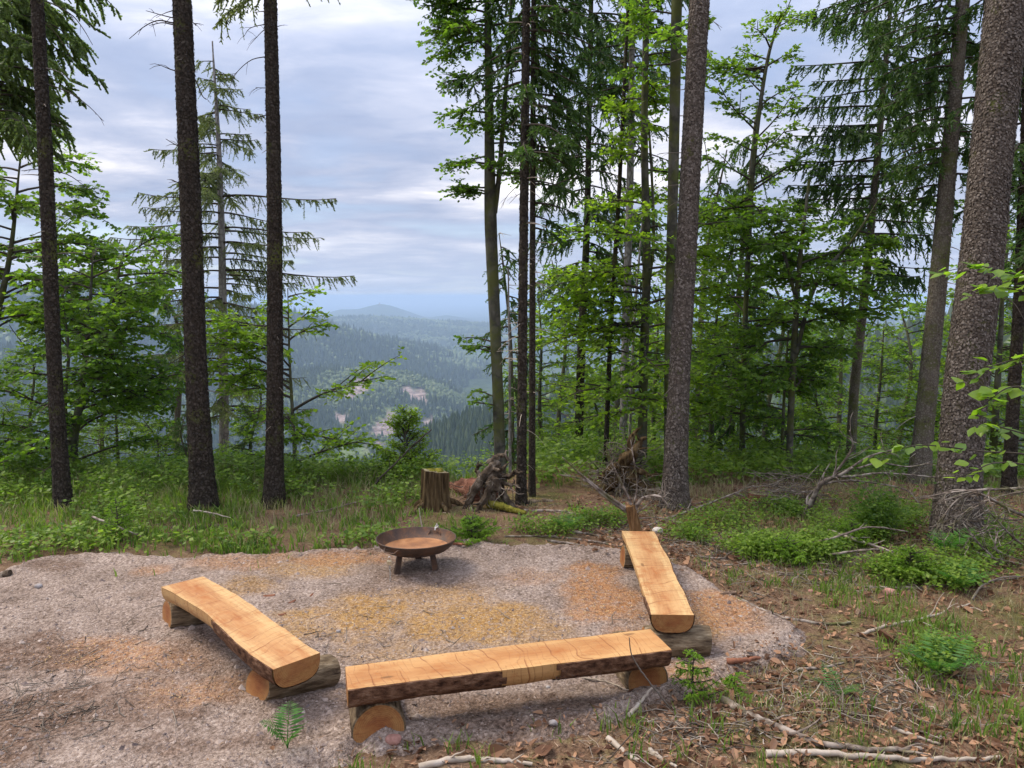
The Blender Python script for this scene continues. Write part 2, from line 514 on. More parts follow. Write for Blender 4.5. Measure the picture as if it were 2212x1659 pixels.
def rustmat(name, c0, c1, c2, rough):
    m, nt, b, out = newmat(name)
    oc = ocoord(nt)
    f = noise(nt, oc, 9, 6, 0.65)
    g = noise(nt, oc, 90, 3, 0.6)
    col = ramp(nt, mth(nt, 'ADD', mth(nt, 'MULTIPLY', f, 0.75), mth(nt, 'MULTIPLY', g, 0.25)), [(0.35, c0), (0.5, c1), (0.66, c2)])
    lk(nt, col, b.inputs['Base Color'])
    lk(nt, ramp(nt, f, [(0.3, (rough - .12,) * 3), (0.7, (rough + .12,) * 3)]), b.inputs['Roughness'])
    b.inputs['Metallic'].default_value = 0.25
    bump(nt, b, g, 0.25, 0.002)
    return m


RUST_OUT = rustmat('rust_dark', (0.03, 0.02, 0.016), (0.065, 0.04, 0.028), (0.14, 0.07, 0.035), 0.62)
RUST_IN = rustmat('rust_orange', (0.2, 0.085, 0.032), (0.34, 0.15, 0.055), (0.45, 0.22, 0.09), 0.45)
RUST_WALL = rustmat('rust_brown', (0.035, 0.022, 0.016), (0.085, 0.045, 0.026), (0.19, 0.085, 0.035), 0.6)
STEEL = plainmat('zinc_steel', [(0.3, (0.45, 0.44, 0.42)), (0.7, (0.65, 0.64, 0.62))], 40, 0.35, 0.5, 0.1, 0.001)
STEEL.node_tree.nodes['Principled BSDF'].inputs['Metallic'].default_value = 0.85
BRASS = plainmat('lock_brass', [(0.3, (0.42, 0.36, 0.24)), (0.7, (0.6, 0.53, 0.38))], 30, 0.4, 0.5, 0.1, 0.001)
BRASS.node_tree.nodes['Principled BSDF'].inputs['Metallic'].default_value = 0.6


def groundmat():
    m, nt, b, out = newmat('forest_floor')
    oc = ocoord(nt)
    big_ = noise(nt, oc, 0.9, 5, 0.6)
    mid = noise(nt, oc, 7, 5, 0.65)
    fin = noise(nt, oc, 70, 4, 0.7)
    col = ramp(nt, mth(nt, 'ADD', mth(nt, 'MULTIPLY', mid, 0.5), mth(nt, 'MULTIPLY', fin, 0.5)),
               [(0.34, (0.05, 0.028, 0.017)), (0.48, (0.14, 0.085, 0.052)), (0.58, (0.23, 0.15, 0.095)), (0.7, (0.34, 0.25, 0.17))])
    moss = ramp(nt, mth(nt, 'ADD', mth(nt, 'MULTIPLY', big_, 0.6), mth(nt, 'MULTIPLY', mid, 0.4)), [(0.5, (0, 0, 0)), (0.6, (0.75,) * 3)])
    mcol = ramp(nt, fin, [(0.35, (0.045, 0.05, 0.012)), (0.65, (0.14, 0.15, 0.035))])
    col = mixc(nt, moss, col, mcol)
    lk(nt, col, b.inputs['Base Color'])
    b.inputs['Roughness'].default_value = 0.95
    b.inputs['Specular IOR Level'].default_value = 0.1
    bump(nt, b, mth(nt, 'ADD', mid, mth(nt, 'MULTIPLY', fin, 0.5)), 0.9, 0.03)
    return m


def padmat():
    m, nt, b, out = newmat('gravel_pad')
    oc = ocoord(nt)
    saw = N(nt, 'Attribute', attribute_name='sawdust').outputs['Fac']
    soil = N(nt, 'Attribute', attribute_name='soil').outputs['Fac']
    ora = N(nt, 'Attribute', attribute_name='orange').outputs['Fac']
    v = N(nt, 'TexVoronoi')
    v.inputs['Scale'].default_value = 60
    lk(nt, oc, v.inputs['Vector'])
    v2 = N(nt, 'TexVoronoi')
    v2.inputs['Scale'].default_value = 150
    lk(nt, oc, v2.inputs['Vector'])
    big_ = noise(nt, oc, 2.2, 5, 0.65)
    fin = noise(nt, oc, 45, 4, 0.7)
    rnd = mth(nt, 'ADD', mth(nt, 'MULTIPLY', N(nt, 'SeparateColor').outputs[0], 0.0), mth(nt, 'ADD', mth(nt, 'MULTIPLY', big_, 0.35), mth(nt, 'MULTIPLY', fin, 0.65)))
    col = ramp(nt, rnd, [(0.35, (0.075, 0.05, 0.036)), (0.44, (0.19, 0.139, 0.108)), (0.54, (0.285, 0.218, 0.178)), (0.68, (0.45, 0.365, 0.31))])
    bwc = N(nt, 'RGBToBW')
    lk(nt, v.outputs['Color'], bwc.inputs[0])
    cell = mixc(nt, 0.45, col, bwc.outputs[0], 'SOFT_LIGHT')
    hs = N(nt, 'HueSaturation')
    hs.inputs['Saturation'].default_value = 1.0
    lk(nt, cell, hs.inputs['Color'])
    col = hs.outputs[0]
    sawc = ramp(nt, fin, [(0.35, (0.22, 0.115, 0.04)), (0.55, (0.37, 0.215, 0.075)), (0.72, (0.47, 0.31, 0.13))])
    orac = ramp(nt, fin, [(0.35, (0.23, 0.10, 0.042)), (0.55, (0.37, 0.185, 0.08)), (0.72, (0.47, 0.28, 0.145))])
    grit = ramp(nt, noise(nt, oc, 24, 5, 0.7), [(0.38, (0.35,) * 3), (0.55, (1, 1, 1))])
    col = mixc(nt, mth(nt, 'MULTIPLY', saw, grit), col, sawc)
    col = mixc(nt, mth(nt, 'MULTIPLY', ora, grit), col, orac)
    soil_shade_c = ramp(nt, fin, [(0.35, (0.055, 0.033, 0.022)), (0.52, (0.14, 0.088, 0.06)), (0.66, (0.26, 0.175, 0.13))])  # brown of the bare soil and of the painted bench and bowl shadows
    soil = mth(nt, 'MULTIPLY', soil, ramp(nt, noise(nt, oc, 14, 4, 0.7), [(0.36, (0.4,) * 3), (0.52, (1, 1, 1))]))
    col = mixc(nt, soil, col, soil_shade_c)
    lk(nt, col, b.inputs['Base Color'])
    b.inputs['Roughness'].default_value = 0.92
    b.inputs['Specular IOR Level'].default_value = 0.15
    h = mth(nt, 'ADD', mth(nt, 'MULTIPLY', v.outputs['Distance'], -0.7), mth(nt, 'ADD', mth(nt, 'MULTIPLY', v2.outputs['Distance'], -0.4), fin))
    bump(nt, b, h, 0.9, 0.012)
    return m


def hillmat():
    m, nt, b, out = newmat('wooded_hills')
    oc = ocoord(nt)
    rock = N(nt, 'Attribute', attribute_name='rock').outputs['Fac']
    mead = N(nt, 'Attribute', attribute_name='meadow').outputs['Fac']
    f = noise(nt, oc, 0.05, 5, 0.7)
    g = noise(nt, oc, 0.004, 3, 0.6)
    col = ramp(nt, mth(nt, 'ADD', mth(nt, 'MULTIPLY', f, 0.6), mth(nt, 'MULTIPLY', g, 0.4)), [(0.38, (0.025, 0.043, 0.02)), (0.5, (0.05, 0.074, 0.03)), (0.64, (0.085, 0.112, 0.042))])
    col = mixc(nt, mead, col, (0.15, 0.19, 0.06))
    rc = ramp(nt, noise(nt, mapping(nt, oc, (1, 1, 0.35)), 0.09, 5, 0.7), [(0.36, (0.14, 0.10, 0.085)), (0.55, (0.33, 0.25, 0.22)), (0.7, (0.46, 0.37, 0.33))])
    col = mixc(nt, rock, col, rc)
    lk(nt, col, b.inputs['Base Color'])
    b.inputs['Roughness'].default_value = 0.95
    b.inputs['Specular IOR Level'].default_value = 0.05
    bump(nt, b, f, 1.0, 14.0)
    return m


FLOOR, PAD, HILL = groundmat(), padmat(), hillmat()

# ------------------------------------------------------------------ terrain
VALLEY = -245.0


def crest(pts, D):
    a, z = [], []
    for px, py in pts:
        v = ray(px, py)
        a.append(math.atan2(v[0], v[1]))
        z.append(CAM_H + D * v[2] / math.hypot(v[0], v[1]))
    return np.array(a), np.array(z)


LAYERS = []          # crest line, distance, width of the near slope, width of the far slope, roughness
for pts, D, wf, wb, rg in [
    ([(600, 1110), (820, 1035), (930, 962), (1050, 912), (1300, 850), (1700, 780), (2212, 720), (2800, 690)], 620, 420, 500, 5),
    ([(-500, 770), (200, 800), (600, 812), (680, 810), (780, 808), (880, 818), (960, 842), (1040, 882), (1150, 940), (1400, 1000)], 1650, 620, 700, 12),
    ([(-700, 625), (0, 650), (250, 656), (330, 660), (560, 672), (640, 688), (700, 707), (860, 746), (1040, 795), (1200, 835), (1500, 850), (2212, 790), (2800, 760)], 2600, 900, 900, 16),
    ([(-600, 690), (300, 700), (600, 692), (700, 689), (800, 687), (1040, 702), (1200, 707), (1500, 700), (1840, 708), (2000, 692), (2800, 690)], 4600, 1500, 1500, 16),
    ([(-600, 690), (500, 702), (640, 690), (690, 681), (735, 668), (775, 668), (798, 661), (820, 656), (845, 661), (880, 673), (925, 690), (938, 686), (965, 681), (1000, 687), (1040, 697), (1150, 704), (1700, 700), (1840, 688), (1900, 700), (2800, 700)], 7500, 1700, 2500, 6),
]:
    LAYERS.append((*crest(pts, D), D, wf, wb, rg))


def near_z(x, y):
    edge = 9.4 + 0.5 * np.sin(x * 0.55 + 0.5) + 0.35 * np.sin(x * 1.3)
    s = np.maximum(0, y - edge)
    z = -0.62 * (np.sqrt(s * s + 3.2) - 1.789)
    z = z + 0.72 * sstep(3.7, 0.4, y) + 0.04 * np.maximum(0, -y)
    z = z + 0.035 * fbm(x * 1.1, y * 1.1, 3, 4) + 0.02 * fbm(x * 5, y * 5, 9, 2)
    z = z + 0.10 * np.exp(-((x - 1.55) ** 2 / 0.55 + (y - 3.75) ** 2 / 0.12)) + 0.12 * sstep(2.2, 5.0, x) * sstep(11, 6, y)
    return z


def layer_z(a, r):
    z = np.full(np.broadcast(a, r).shape, -1e4)
    which = np.full(z.shape, -1)
    x, y = r * np.sin(a), r * np.cos(a)
    for i, (la, lz, D, wf, wb, rg) in enumerate(LAYERS):
        zc_ = np.interp(a, la, lz)
        Dv = D * (1 + 0.06 * fbm(a * 7, a * 0 + i * 5.1, 31 + i, 2))
        t = np.where(r < Dv, (Dv - r) / wf, (r - Dv) / wb)
        q = np.clip(t, 0, 1.2)
        h = zc_ + (VALLEY - 20 - zc_) * (q ** 1.15) + rg * fbm(x / (D * 0.045), y / (D * 0.045), 50 + i, 4) * np.minimum(1, q * 4 + 0.08)
        sel = h > z
        z = np.where(sel, h, z)
        which = np.where(sel, i, which)
    return z, which


def terrain(x, y):
    x, y = np.asarray(x, float), np.asarray(y, float)
    r, a = np.hypot(x, y), np.arctan2(x, y)
    z = near_z(x, y)
    far = r > 60
    lz, wh = layer_z(a, r)
    base = VALLEY + 8 * fbm(x / 300, y / 300, 77, 3) - 55 * sstep(8500, 12000, r)
    front = np.cos(a) > 0.2
    hz_ = np.where(front, np.maximum(np.maximum(z, lz), base), np.maximum(z, base))
    return np.where(far, hz_, z), np.where(far & front & (lz >= hz_ - 1e-6), wh, -1)


def polar_sheet(name, rr, aa, mat, close_centre=False, attrs_fn=None, hole=None):
    A, R = np.meshgrid(aa, rr)
    x, y = R * np.sin(A), R * np.cos(A)
    z, wh = terrain(x, y)
    if hole is not None:
        z = z + hole(x, y)
    V = np.stack([x, y, z], -1).reshape(-1, 3)
    n, k = len(rr), len(aa)
    i, j = np.meshgrid(np.arange(n - 1), np.arange(k - 1), indexing='ij')
    F = np.stack([i * k + j, i * k + j + 1, (i + 1) * k + j + 1, (i + 1) * k + j], -1).reshape(-1, 4)[:, ::-1]
    mb = MB()
    mb.add(V, F)
    return tag(mb.build(name, mat, None, attrs_fn(A, R, x, y, z, wh) if attrs_fn else None), kind='structure')


fr = math.radians(44)
AA = np.concatenate([np.linspace(-math.pi, -fr, 34)[:-1], np.linspace(-fr, fr, 330), np.linspace(fr, math.pi, 34)[1:]])
RR1 = np.concatenate([[0.02], np.arange(0.6, 12, 0.06), np.geomspace(12, 62, 46)])
RR2 = np.concatenate([np.geomspace(62, 300, 26)[:-1], np.geomspace(300, 9500, 190)[:-1], np.geomspace(9500, 26000, 14)])

CLIFFS = []
for px, py, w, h in [(775, 838, 34, 26), (760, 850, 22, 22), (795, 825, 18, 18), (903, 855, 26, 24), (880, 846, 16, 14), (835, 930, 40, 26), (845, 905, 22, 18), (815, 962, 34, 14), (925, 915, 18, 20), (740, 905, 20, 12)]:
    v = ray(px, py)
    CLIFFS.append((math.atan2(v[0], v[1]), v[2] / math.hypot(v[0], v[1]), w * S / FPX * 0.9, h * S / FPX * 0.85))


def rock_mask(a, r, z):
    t = (z - CAM_H) / r
    m = np.zeros_like(a)
    for ca, ct, wa, ha in CLIFFS:
        d = np.hypot((a - ca) / wa, (t - ct) / ha) + 0.55 * fbm(a * 160, t * 160, 13, 4)
        m = np.maximum(m, sstep(1.05, 0.7, d))
    return m * ((r > 900) & (r < 1900))


def hill_attrs(A, R, x, y, z, wh):
    mead = sstep(0.25, 0.45, fbm(x / 220, y / 220, 90, 4)) * (z < VALLEY + 40) * (R < 2600)
    return {'rock': rock_mask(A, R, z), 'meadow': mead}


polar_sheet('hills', RR2, AA, HILL, attrs_fn=hill_attrs)

# far woods on the hillsides: crowns too many to count, one mass per hillside
def far_wood(name, label, lay, seed):
    g = np.random.default_rng(seed)
    mb = MB()
    for az0, az1, fac in ((-44, -24.5, 90), (-24.5, -0.5, 215), (-0.5, 44, 65)):
        r0, r1 = ((250, 700), (800, 1750), (1500, 3100), (3200, 4900))[lay]
        daz = math.radians(az1 - az0)
        if lay == 3:
            fac = fac * 1.1
        n = int(daz * fac * fac * math.log(r1 / r0))
        if lay == 0:
            n = int(n * 0.8)
        a = np.radians(g.uniform(az0, az1, n))
        r = r0 * (r1 / r0) ** g.uniform(0, 1, n)
        x, y = r * np.sin(a), r * np.cos(a)
        z, wh = terrain(x, y)
        dr = r * 0.985
        z2, _ = terrain(dr * np.sin(a), dr * np.cos(a))
        view = (z - CAM_H) / r > (z2 - CAM_H) / dr - 0.006             # keep what faces the clearing
        keep = ((wh == lay) | ((wh == -1) & (lay == 1) & (r > 800))) & view & (rock_mask(a, r, z) < g.uniform(0.05, 0.6, n))
        mead = sstep(0.25, 0.45, fbm(x / 220, y / 220, 90, 4)) * (z < VALLEY + 40)
        keep &= g.uniform(0, 1, n) > mead * 0.8
        x, y, z, r = x[keep], y[keep], z[keep], r[keep]
        n = len(x)
        if not n:
            continue
        sz = np.maximum(6.2, r / fac) * g.uniform(0.75, 1.3, n)
        con = (fbm(x / 160, y / 160, 200 + lay, 3) + g.normal(0, 0.22, n)) > (-0.05 if lay else -0.6)
        for isc in (True, False):
            q = con == isc
            k = int(q.sum())
            if not k:
                continue
            w = sz[q] * (0.52 if isc else 0.62)
            h = sz[q] * (.4 if lay == 3 else 1) * (g.uniform(2.0, 2.9, k) if isc else g.uniform(1.3, 1.7, k))
            prof = ([(1.0, 0.15), (0.5, 0.55), (0.0, 1.0)] if lay else [(1.0, 0.15), (0.62, 0.45), (0.75, 0.42), (0.0, 1.0)]) if isc else [(0.9, 0.25), (0.8, 0.75), (0.0, 1.0)]
            sg = 5
            rot = g.uniform(0, 6.28, k)
            rings = []
            for ri, (pw, ph) in enumerate(prof[:-1]):
                ang = rot[:, None] + np.arange(sg) * 2 * math.pi / sg + (0.6 if ri % 2 else 0)
                jit = g.uniform(0.75, 1.2, (k, sg))
                rings.append(np.stack([x[q][:, None] + np.cos(ang) * w[:, None] * pw * jit, y[q][:, None] + np.sin(ang) * w[:, None] * pw * jit,
                                       (z[q] + h * ph - 1)[:, None] + g.uniform(-.06, .06, (k, sg)) * h[:, None]], -1))
            apex = np.stack([x[q] + g.normal(0, .08, k) * w, y[q], z[q] + h], -1)[:, None]
            V = np.concatenate(rings + [apex], 1)
            nv = V.shape[1]
            b0 = (np.arange(k) * nv)[:, None, None]
            j = np.arange(sg)
            Fq = np.concatenate([np.stack([j + t * sg, (j + 1) % sg + t * sg, (j + 1) % sg + (t + 1) * sg, j + (t + 1) * sg], -1) for t in range(len(rings) - 1)])
            Ft = np.stack([j + (len(rings) - 1) * sg, (j + 1) % sg + (len(rings) - 1) * sg, np.full(sg, nv - 1)], -1)
            n0 = mb.n
            mb.add(V, (b0 + Fq[None]).reshape(-1, 4), 0 if isc else 1, False)
            mb.F.append(((b0 + Ft[None]).reshape(-1, 3) + n0, 0 if isc else 1, False))
    return tag(mb.build(name, [FAR_CON, FAR_DEC]), label, 'forest', kind='stuff')


far_wood('forest', 'dark green conifer wood on the near spur below the clearing', 0, 1)
far_wood('forest', 'bluish mixed wood around the reddish cliffs across the valley', 1, 2)
far_wood('forest', 'hazy blue-green wood on the long ridge behind the cliff hill', 2, 3)

far_wood('forest', 'blue wood on the flat ridge in front of the distant peak', 3, 4)

# small lookout tower on the far hilltop
tp = P(820, 657, 7400)
mb = MB()
zz = terrain(tp[0], tp[1])[0]
tube(mb, [(tp[0], tp[1], float(zz) - 5), (tp[0], tp[1], float(zz) + 16), (tp[0], tp[1], float(zz) + 22)], [7, 6, 7], 8)
tube(mb, [(tp[0], tp[1], float(zz) + 22), (tp[0], tp[1], float(zz) + 34)], [2.2, 0.6], 6)
tag(mb.build('lookout_tower', STONE_M), 'tiny tower on top of the distant blue hill', 'tower')

# haze: one even volume over valley, hills and clearing
hm, hnt, hb, hout = newmat('haze_air')
hnt.nodes.remove(hb)
pv = N(hnt, 'VolumePrincipled')
pv.inputs['Color'].default_value = (0.56, 0.75, 1.0, 1)
pv.inputs['Density'].default_value = 0.00017
pv.inputs['Anisotropy'].default_value = 0.0
lk(hnt, pv.outputs[0], hout.inputs['Volume'])
mb = MB()
B = 26500.0
mb.add([(x, y, z) for z in (-420, 26) for y in (-B, B) for x in (-B, B)], [(0, 2, 3, 1), (4, 5, 7, 6), (0, 1, 5, 4), (2, 6, 7, 3), (0, 4, 6, 2), (1, 3, 7, 5)], 0, False)
tag(mb.build('haze', hm), 'pale blue haze filling the valley air', 'haze', kind='stuff')

# gravel pad
EDGE = np.array([G(*q)[:2] for q in [(-420, 1420), (-260, 1330), (-120, 1275), (0, 1238), (45, 1222), (100, 1203), (200, 1193), (300, 1198), (400, 1206), (560, 1200), (700, 1190), (830, 1184), (1000, 1173), (1150, 1180), (1250, 1183), (1340, 1192), (1450, 1205), (1550, 1258), (1650, 1312), (1760, 1378), (1700, 1418), (1640, 1448), (1540, 1500), (1420, 1540), (1260, 1590), (1000, 1606), (800, 1640), (620, 1700), (200, 1780), (-400, 1800)]])


def pad_dist(x, y):
    """signed distance to the pad's edge, positive inside"""
    p = np.stack([x, y], -1)
    a, b = EDGE, np.roll(EDGE, -1, 0)
    best = np.full(x.shape, 1e9)
    ins = np.zeros(x.shape, bool)
    for q0, q1 in zip(a, b):
        e = q1 - q0
        t = np.clip(((p - q0) @ e) / (e @ e), 0, 1)
        best = np.minimum(best, np.linalg.norm(p - q0 - t[..., None] * e, axis=-1))
        c = ((q0[1] > y) != (q1[1] > y)) & (x < (q1[0] - q0[0]) * (y - q0[1]) / (q1[1] - q0[1] + 1e-12) + q0[0])
        ins ^= c
    return np.where(ins, best, -best)


polar_sheet('ground', RR1, AA, FLOOR, hole=lambda x, y: np.where(np.hypot(x, y) < 12, -.12 * sstep(.12, .35, pad_dist(x, y)), 0))


def pad_z(x, y):
    d = pad_dist(x, y) + 0.13 * fbm(x * 2.3, y * 2.3, 21, 4) + 0.07 * fbm(x * 9, y * 9, 27, 3)
    base = near_z(x, y)
    flat = 0.02 * fbm(x * 1.3, y * 1.3, 22, 3) + 0.016 * fbm(x * 7, y * 7, 23, 3) + 0.011 * fbm(x * 26, y * 26, 24, 2)
    rim = 0.03 * np.exp(-((d - 0.12) / 0.1) ** 2)
    top = np.where(y < 4.3, np.maximum(base, 0) * 0.9 + flat, flat) + 0.03 + rim
    return base + (top - base) * sstep(-0.02, 0.16, d) - 0.06 * sstep(0.03, -0.1, d), d


def ellipses(x, y, lst, seed):
    m = np.zeros(x.shape)
    for px, py, w, h, k in lst:
        c = G(px, py)
        e = G(px, py + h)
        rx, ry = w * S / FPX * c[1], max(0.05, abs(c[1] - e[1]))
        d = np.hypot((x - c[0]) / rx, (y - c[1]) / ry) + 0.75 * fbm(x * 3.2 + px, y * 3.2, seed, 5)
        m = np.maximum(m, k * sstep(1.15, 0.35, d))
    return m


SAW = [(770, 1335, 150, 60, 1.0), (650, 1370, 120, 50, 0.75), (1030, 1350, 170, 62, 1.0), (930, 1305, 140, 45, 0.7), (1140, 1375, 130, 40, 0.65), (640, 1235, 150, 28, 0.7), (560, 1275, 90, 26, 0.6), (1500, 1360, 80, 50, 0.75), (850, 1420, 160, 40, 0.45)]
ORA = [(1310, 1290, 95, 85, 0.95), (1370, 1390, 80, 50, 0.75), (200, 1420, 200, 36, 0.75), (330, 1440, 140, 40, 0.6), (440, 1500, 190, 55, 0.6), (700, 1215, 140, 18, 0.8), (500, 1225, 120, 16, 0.55), (1530, 1330, 100, 55, 0.85), (1490, 1460, 80, 50, 0.75), (330, 1240, 60, 12, 0.6), (1150, 1250, 90, 25, 0.35)]
SOIL_SHADE = [(0, 1435, 240, 75, 1.0), (60, 1575, 340, 110, 1.0), (230, 1550, 260, 60, 0.75), (400, 1560, 70, 20, 1.0), (470, 1390, 110, 36, 0.7), (900, 1262, 150, 34, 0.65), (700, 1530, 120, 40, 0.6), (1050, 1530, 330, 36, 0.85), (120, 1230, 90, 14, 0.75), (300, 1290, 80, 12, 0.45), (500, 1450, 220, 60, 0.55), (1150, 1580, 280, 26, 0.9), (420, 1620, 260, 30, 0.7), (1330, 1240, 60, 16, 0.4), (640, 1560, 150, 40, 0.55), (1560, 1400, 90, 20, 0.3)]  # brown soil patches, plus shadows painted under the benches and fire bowl
xs, ys = np.arange(-5.2, 2.5, 0.025), np.arange(3.0, 7.4, 0.025)
X, Y = np.meshgrid(xs, ys)
Z, D = pad_z(X, Y)
saw_, ora_ = ellipses(X, Y, SAW, 41), ellipses(X, Y, ORA, 42)
soil_shade_ = np.maximum(ellipses(X, Y, SOIL_SHADE, 43), 0.8 * sstep(0.10, -0.02, D + 0.08 * fbm(X * 4, Y * 4, 44, 3)))
ny, nx = X.shape
i, j = np.meshgrid(np.arange(ny - 1), np.arange(nx - 1), indexing='ij')
F = np.stack([i * nx + j, i * nx + j + 1, (i + 1) * nx + j + 1, (i + 1) * nx + j], -1).reshape(-1, 4)
F = F[(D.ravel()[F] > -0.12).any(1)]
mb = MB()
mb.add(np.stack([X, Y, Z], -1), F)
tag(mb.build('gravel_clearing', PAD, None, {'sawdust': saw_, 'orange': ora_, 'soil': soil_shade_}), kind='structure')


def floor_z(x, y):
    z, d = pad_z(np.atleast_1d(x), np.atleast_1d(y))
    return np.where(d > -0.02, z, near_z(np.atleast_1d(x), np.atleast_1d(y)))


def scatter(n, x0, x1, y0, y1, g):
    return g.uniform(x0, x1, n), g.uniform(y0, y1, n)


def chips(name, label, cat, mat, x, y, size, flat, g):
    """small stones: squashed octahedra"""
    n = len(x)
    z = floor_z(x, y)
    base = np.array([(1, 0, 0), (0, 1, 0), (-1, 0, 0), (0, -1, 0), (0, 0, 1)], float)
    sc = size[:, None, None] * g.uniform(0.55, 1.3, (n, 5, 1)) * np.array([1, 1, 1.0])
    V = base[None] * sc
    V[..., 2] *= flat
    a = g.uniform(0, 6.28, n)
    ca, sa = np.cos(a)[:, None], np.sin(a)[:, None]
    V = np.stack([V[..., 0] * ca - V[..., 1] * sa * 0.7, V[..., 0] * sa + V[..., 1] * ca * 0.7, V[..., 2] + g.normal(0, 0.15, (n, 5)) * size[:, None] * flat], -1)
    V += np.stack([x, y, z - size * flat * 0.15], -1)[:, None]
    f = np.array([(0, 1, 4), (1, 2, 4), (2, 3, 4), (3, 0, 4)])
    mb = MB()
    mb.add(V, ((np.arange(n) * 5)[:, None, None] + f[None]).reshape(-1, 3), 0, False)
    return tag(mb.build(name, mat), label, cat, kind='stuff')


g = np.random.default_rng(11)
x, y = scatter(34000, -5, 2.3, 3.2, 7.2, g)
d = pad_dist(x, y)
k = (d > 0.0) & (g.uniform(0, 1, len(x)) < 0.35 + 0.65 * sstep(6.5, 4.0, y))
x, y = x[k], y[k]
chips('gravel', 'loose grey-pink stone chips strewn over the clearing', 'gravel', STONE_M, x, y, g.lognormal(-5.1, 0.55, len(x)), 0.6, g)
x, y = scatter(60000, -5, 2.3, 3.2, 7.2, g)
k = (pad_dist(x, y) > 0.02) & (g.uniform(0.05, 1.3, len(x)) < np.maximum(ellipses(x, y, SAW, 41), ellipses(x, y, ORA, 42)))
x, y = x[k], y[k]
z = floor_z(x, y) + 0.004
mb = MB()
a = g.uniform(0, 6.28, len(x))
dd = np.stack([np.cos(a), np.sin(a), g.normal(0, .25, len(x))], -1)
quads(mb, np.stack([x, y, z], -1), unit(dd), np.stack([-np.sin(a), np.cos(a), g.normal(0, .4, len(x))], -1), g.uniform(.005, .015, len(x)), g.uniform(.003, .006, len(x)), 0.8)
tag(mb.build('sawdust', CHIP), 'yellow sawdust flakes spilled in patches on the gravel', 'sawdust', kind='stuff')

# ------------------------------------------------------------------ benches
def child(mb, name, mats, parent, loc=(0, 0, 0), rot=(0, 0, 0)):
    o = mb.build(name, mats)
    o.parent = parent
    o.location = [float(c) for c in loc]
    o.rotation_euler = rot
    return o


def grid_faces(n, m):
    i, j = np.meshgrid(np.arange(n - 1), np.arange(m - 1), indexing='ij')
    return np.stack([i * m + j, (i + 1) * m + j, (i + 1) * m + j + 1, i * m + j + 1], -1).reshape(-1, 4)


def log_piece(L, r, seed, shear=(0, 0), squash=1.0, taper=0.95, split=None):
    """round log along x with rough bark sides and two sawn ends; split = height above which it is cut away"""
    n, k = 22, 30
    a = np.linspace(0, 2 * np.pi, k, endpoint=False)
    u = np.linspace(-L / 2, L / 2, n)
    rr = r * (1 + 0.05 * fbm(np.cos(a) * 1.2, np.sin(a) * 1.2 + seed, seed, 2))[None] * np.linspace(1, taper, n)[:, None]
    rough = 1 + 0.05 * fbm(u[:, None] * 14 + 0 * a, (a * 3.0)[None] + 0 * u[:, None], seed + 5, 4)
    rough[[0, -1]] = 0.99
    yy, zz = rr * rough * np.cos(a), rr * rough * np.sin(a) * squash
    if split is not None:
        zz = np.minimum(zz, split * r)
    xx = u[:, None] + shear[0] * yy + shear[1] * zz
    V = np.stack([xx, yy, zz], -1)
    mb = MB()
    i, j = np.meshgrid(np.arange(n - 1), np.arange(k), indexing='ij')
    F = np.stack([i * k + j, (i + 1) * k + j, (i + 1) * k + (j + 1) % k, i * k + (j + 1) % k], -1).reshape(-1, 4)
    mb.add(V, F, 0)
    ends = []
    for e in (0, n - 1):
        me = MB()
        ends.append(me)
        for sc0, sc1, mm in ((1.0, 0.93, None), (0.93, 0.0, me)):
            ring = V[e] * 1.0
            c = ring.mean(0)
            o_ = c + (ring - c) * sc0
            i_ = c + (ring - c) * sc1
            i_[:, 0] += (0.002 if e else -0.002)
            o_[:, 0] += (0.002 if e else -0.002) if mm is me else 0
            idx = np.arange(k)
            f = np.stack([idx, (idx + 1) % k, (idx + 1) % k + k, idx + k], -1)
            (mm or mb).add(np.vstack([o_, i_]), f if e else f[:, ::-1], 0, False)
    return mb, ends


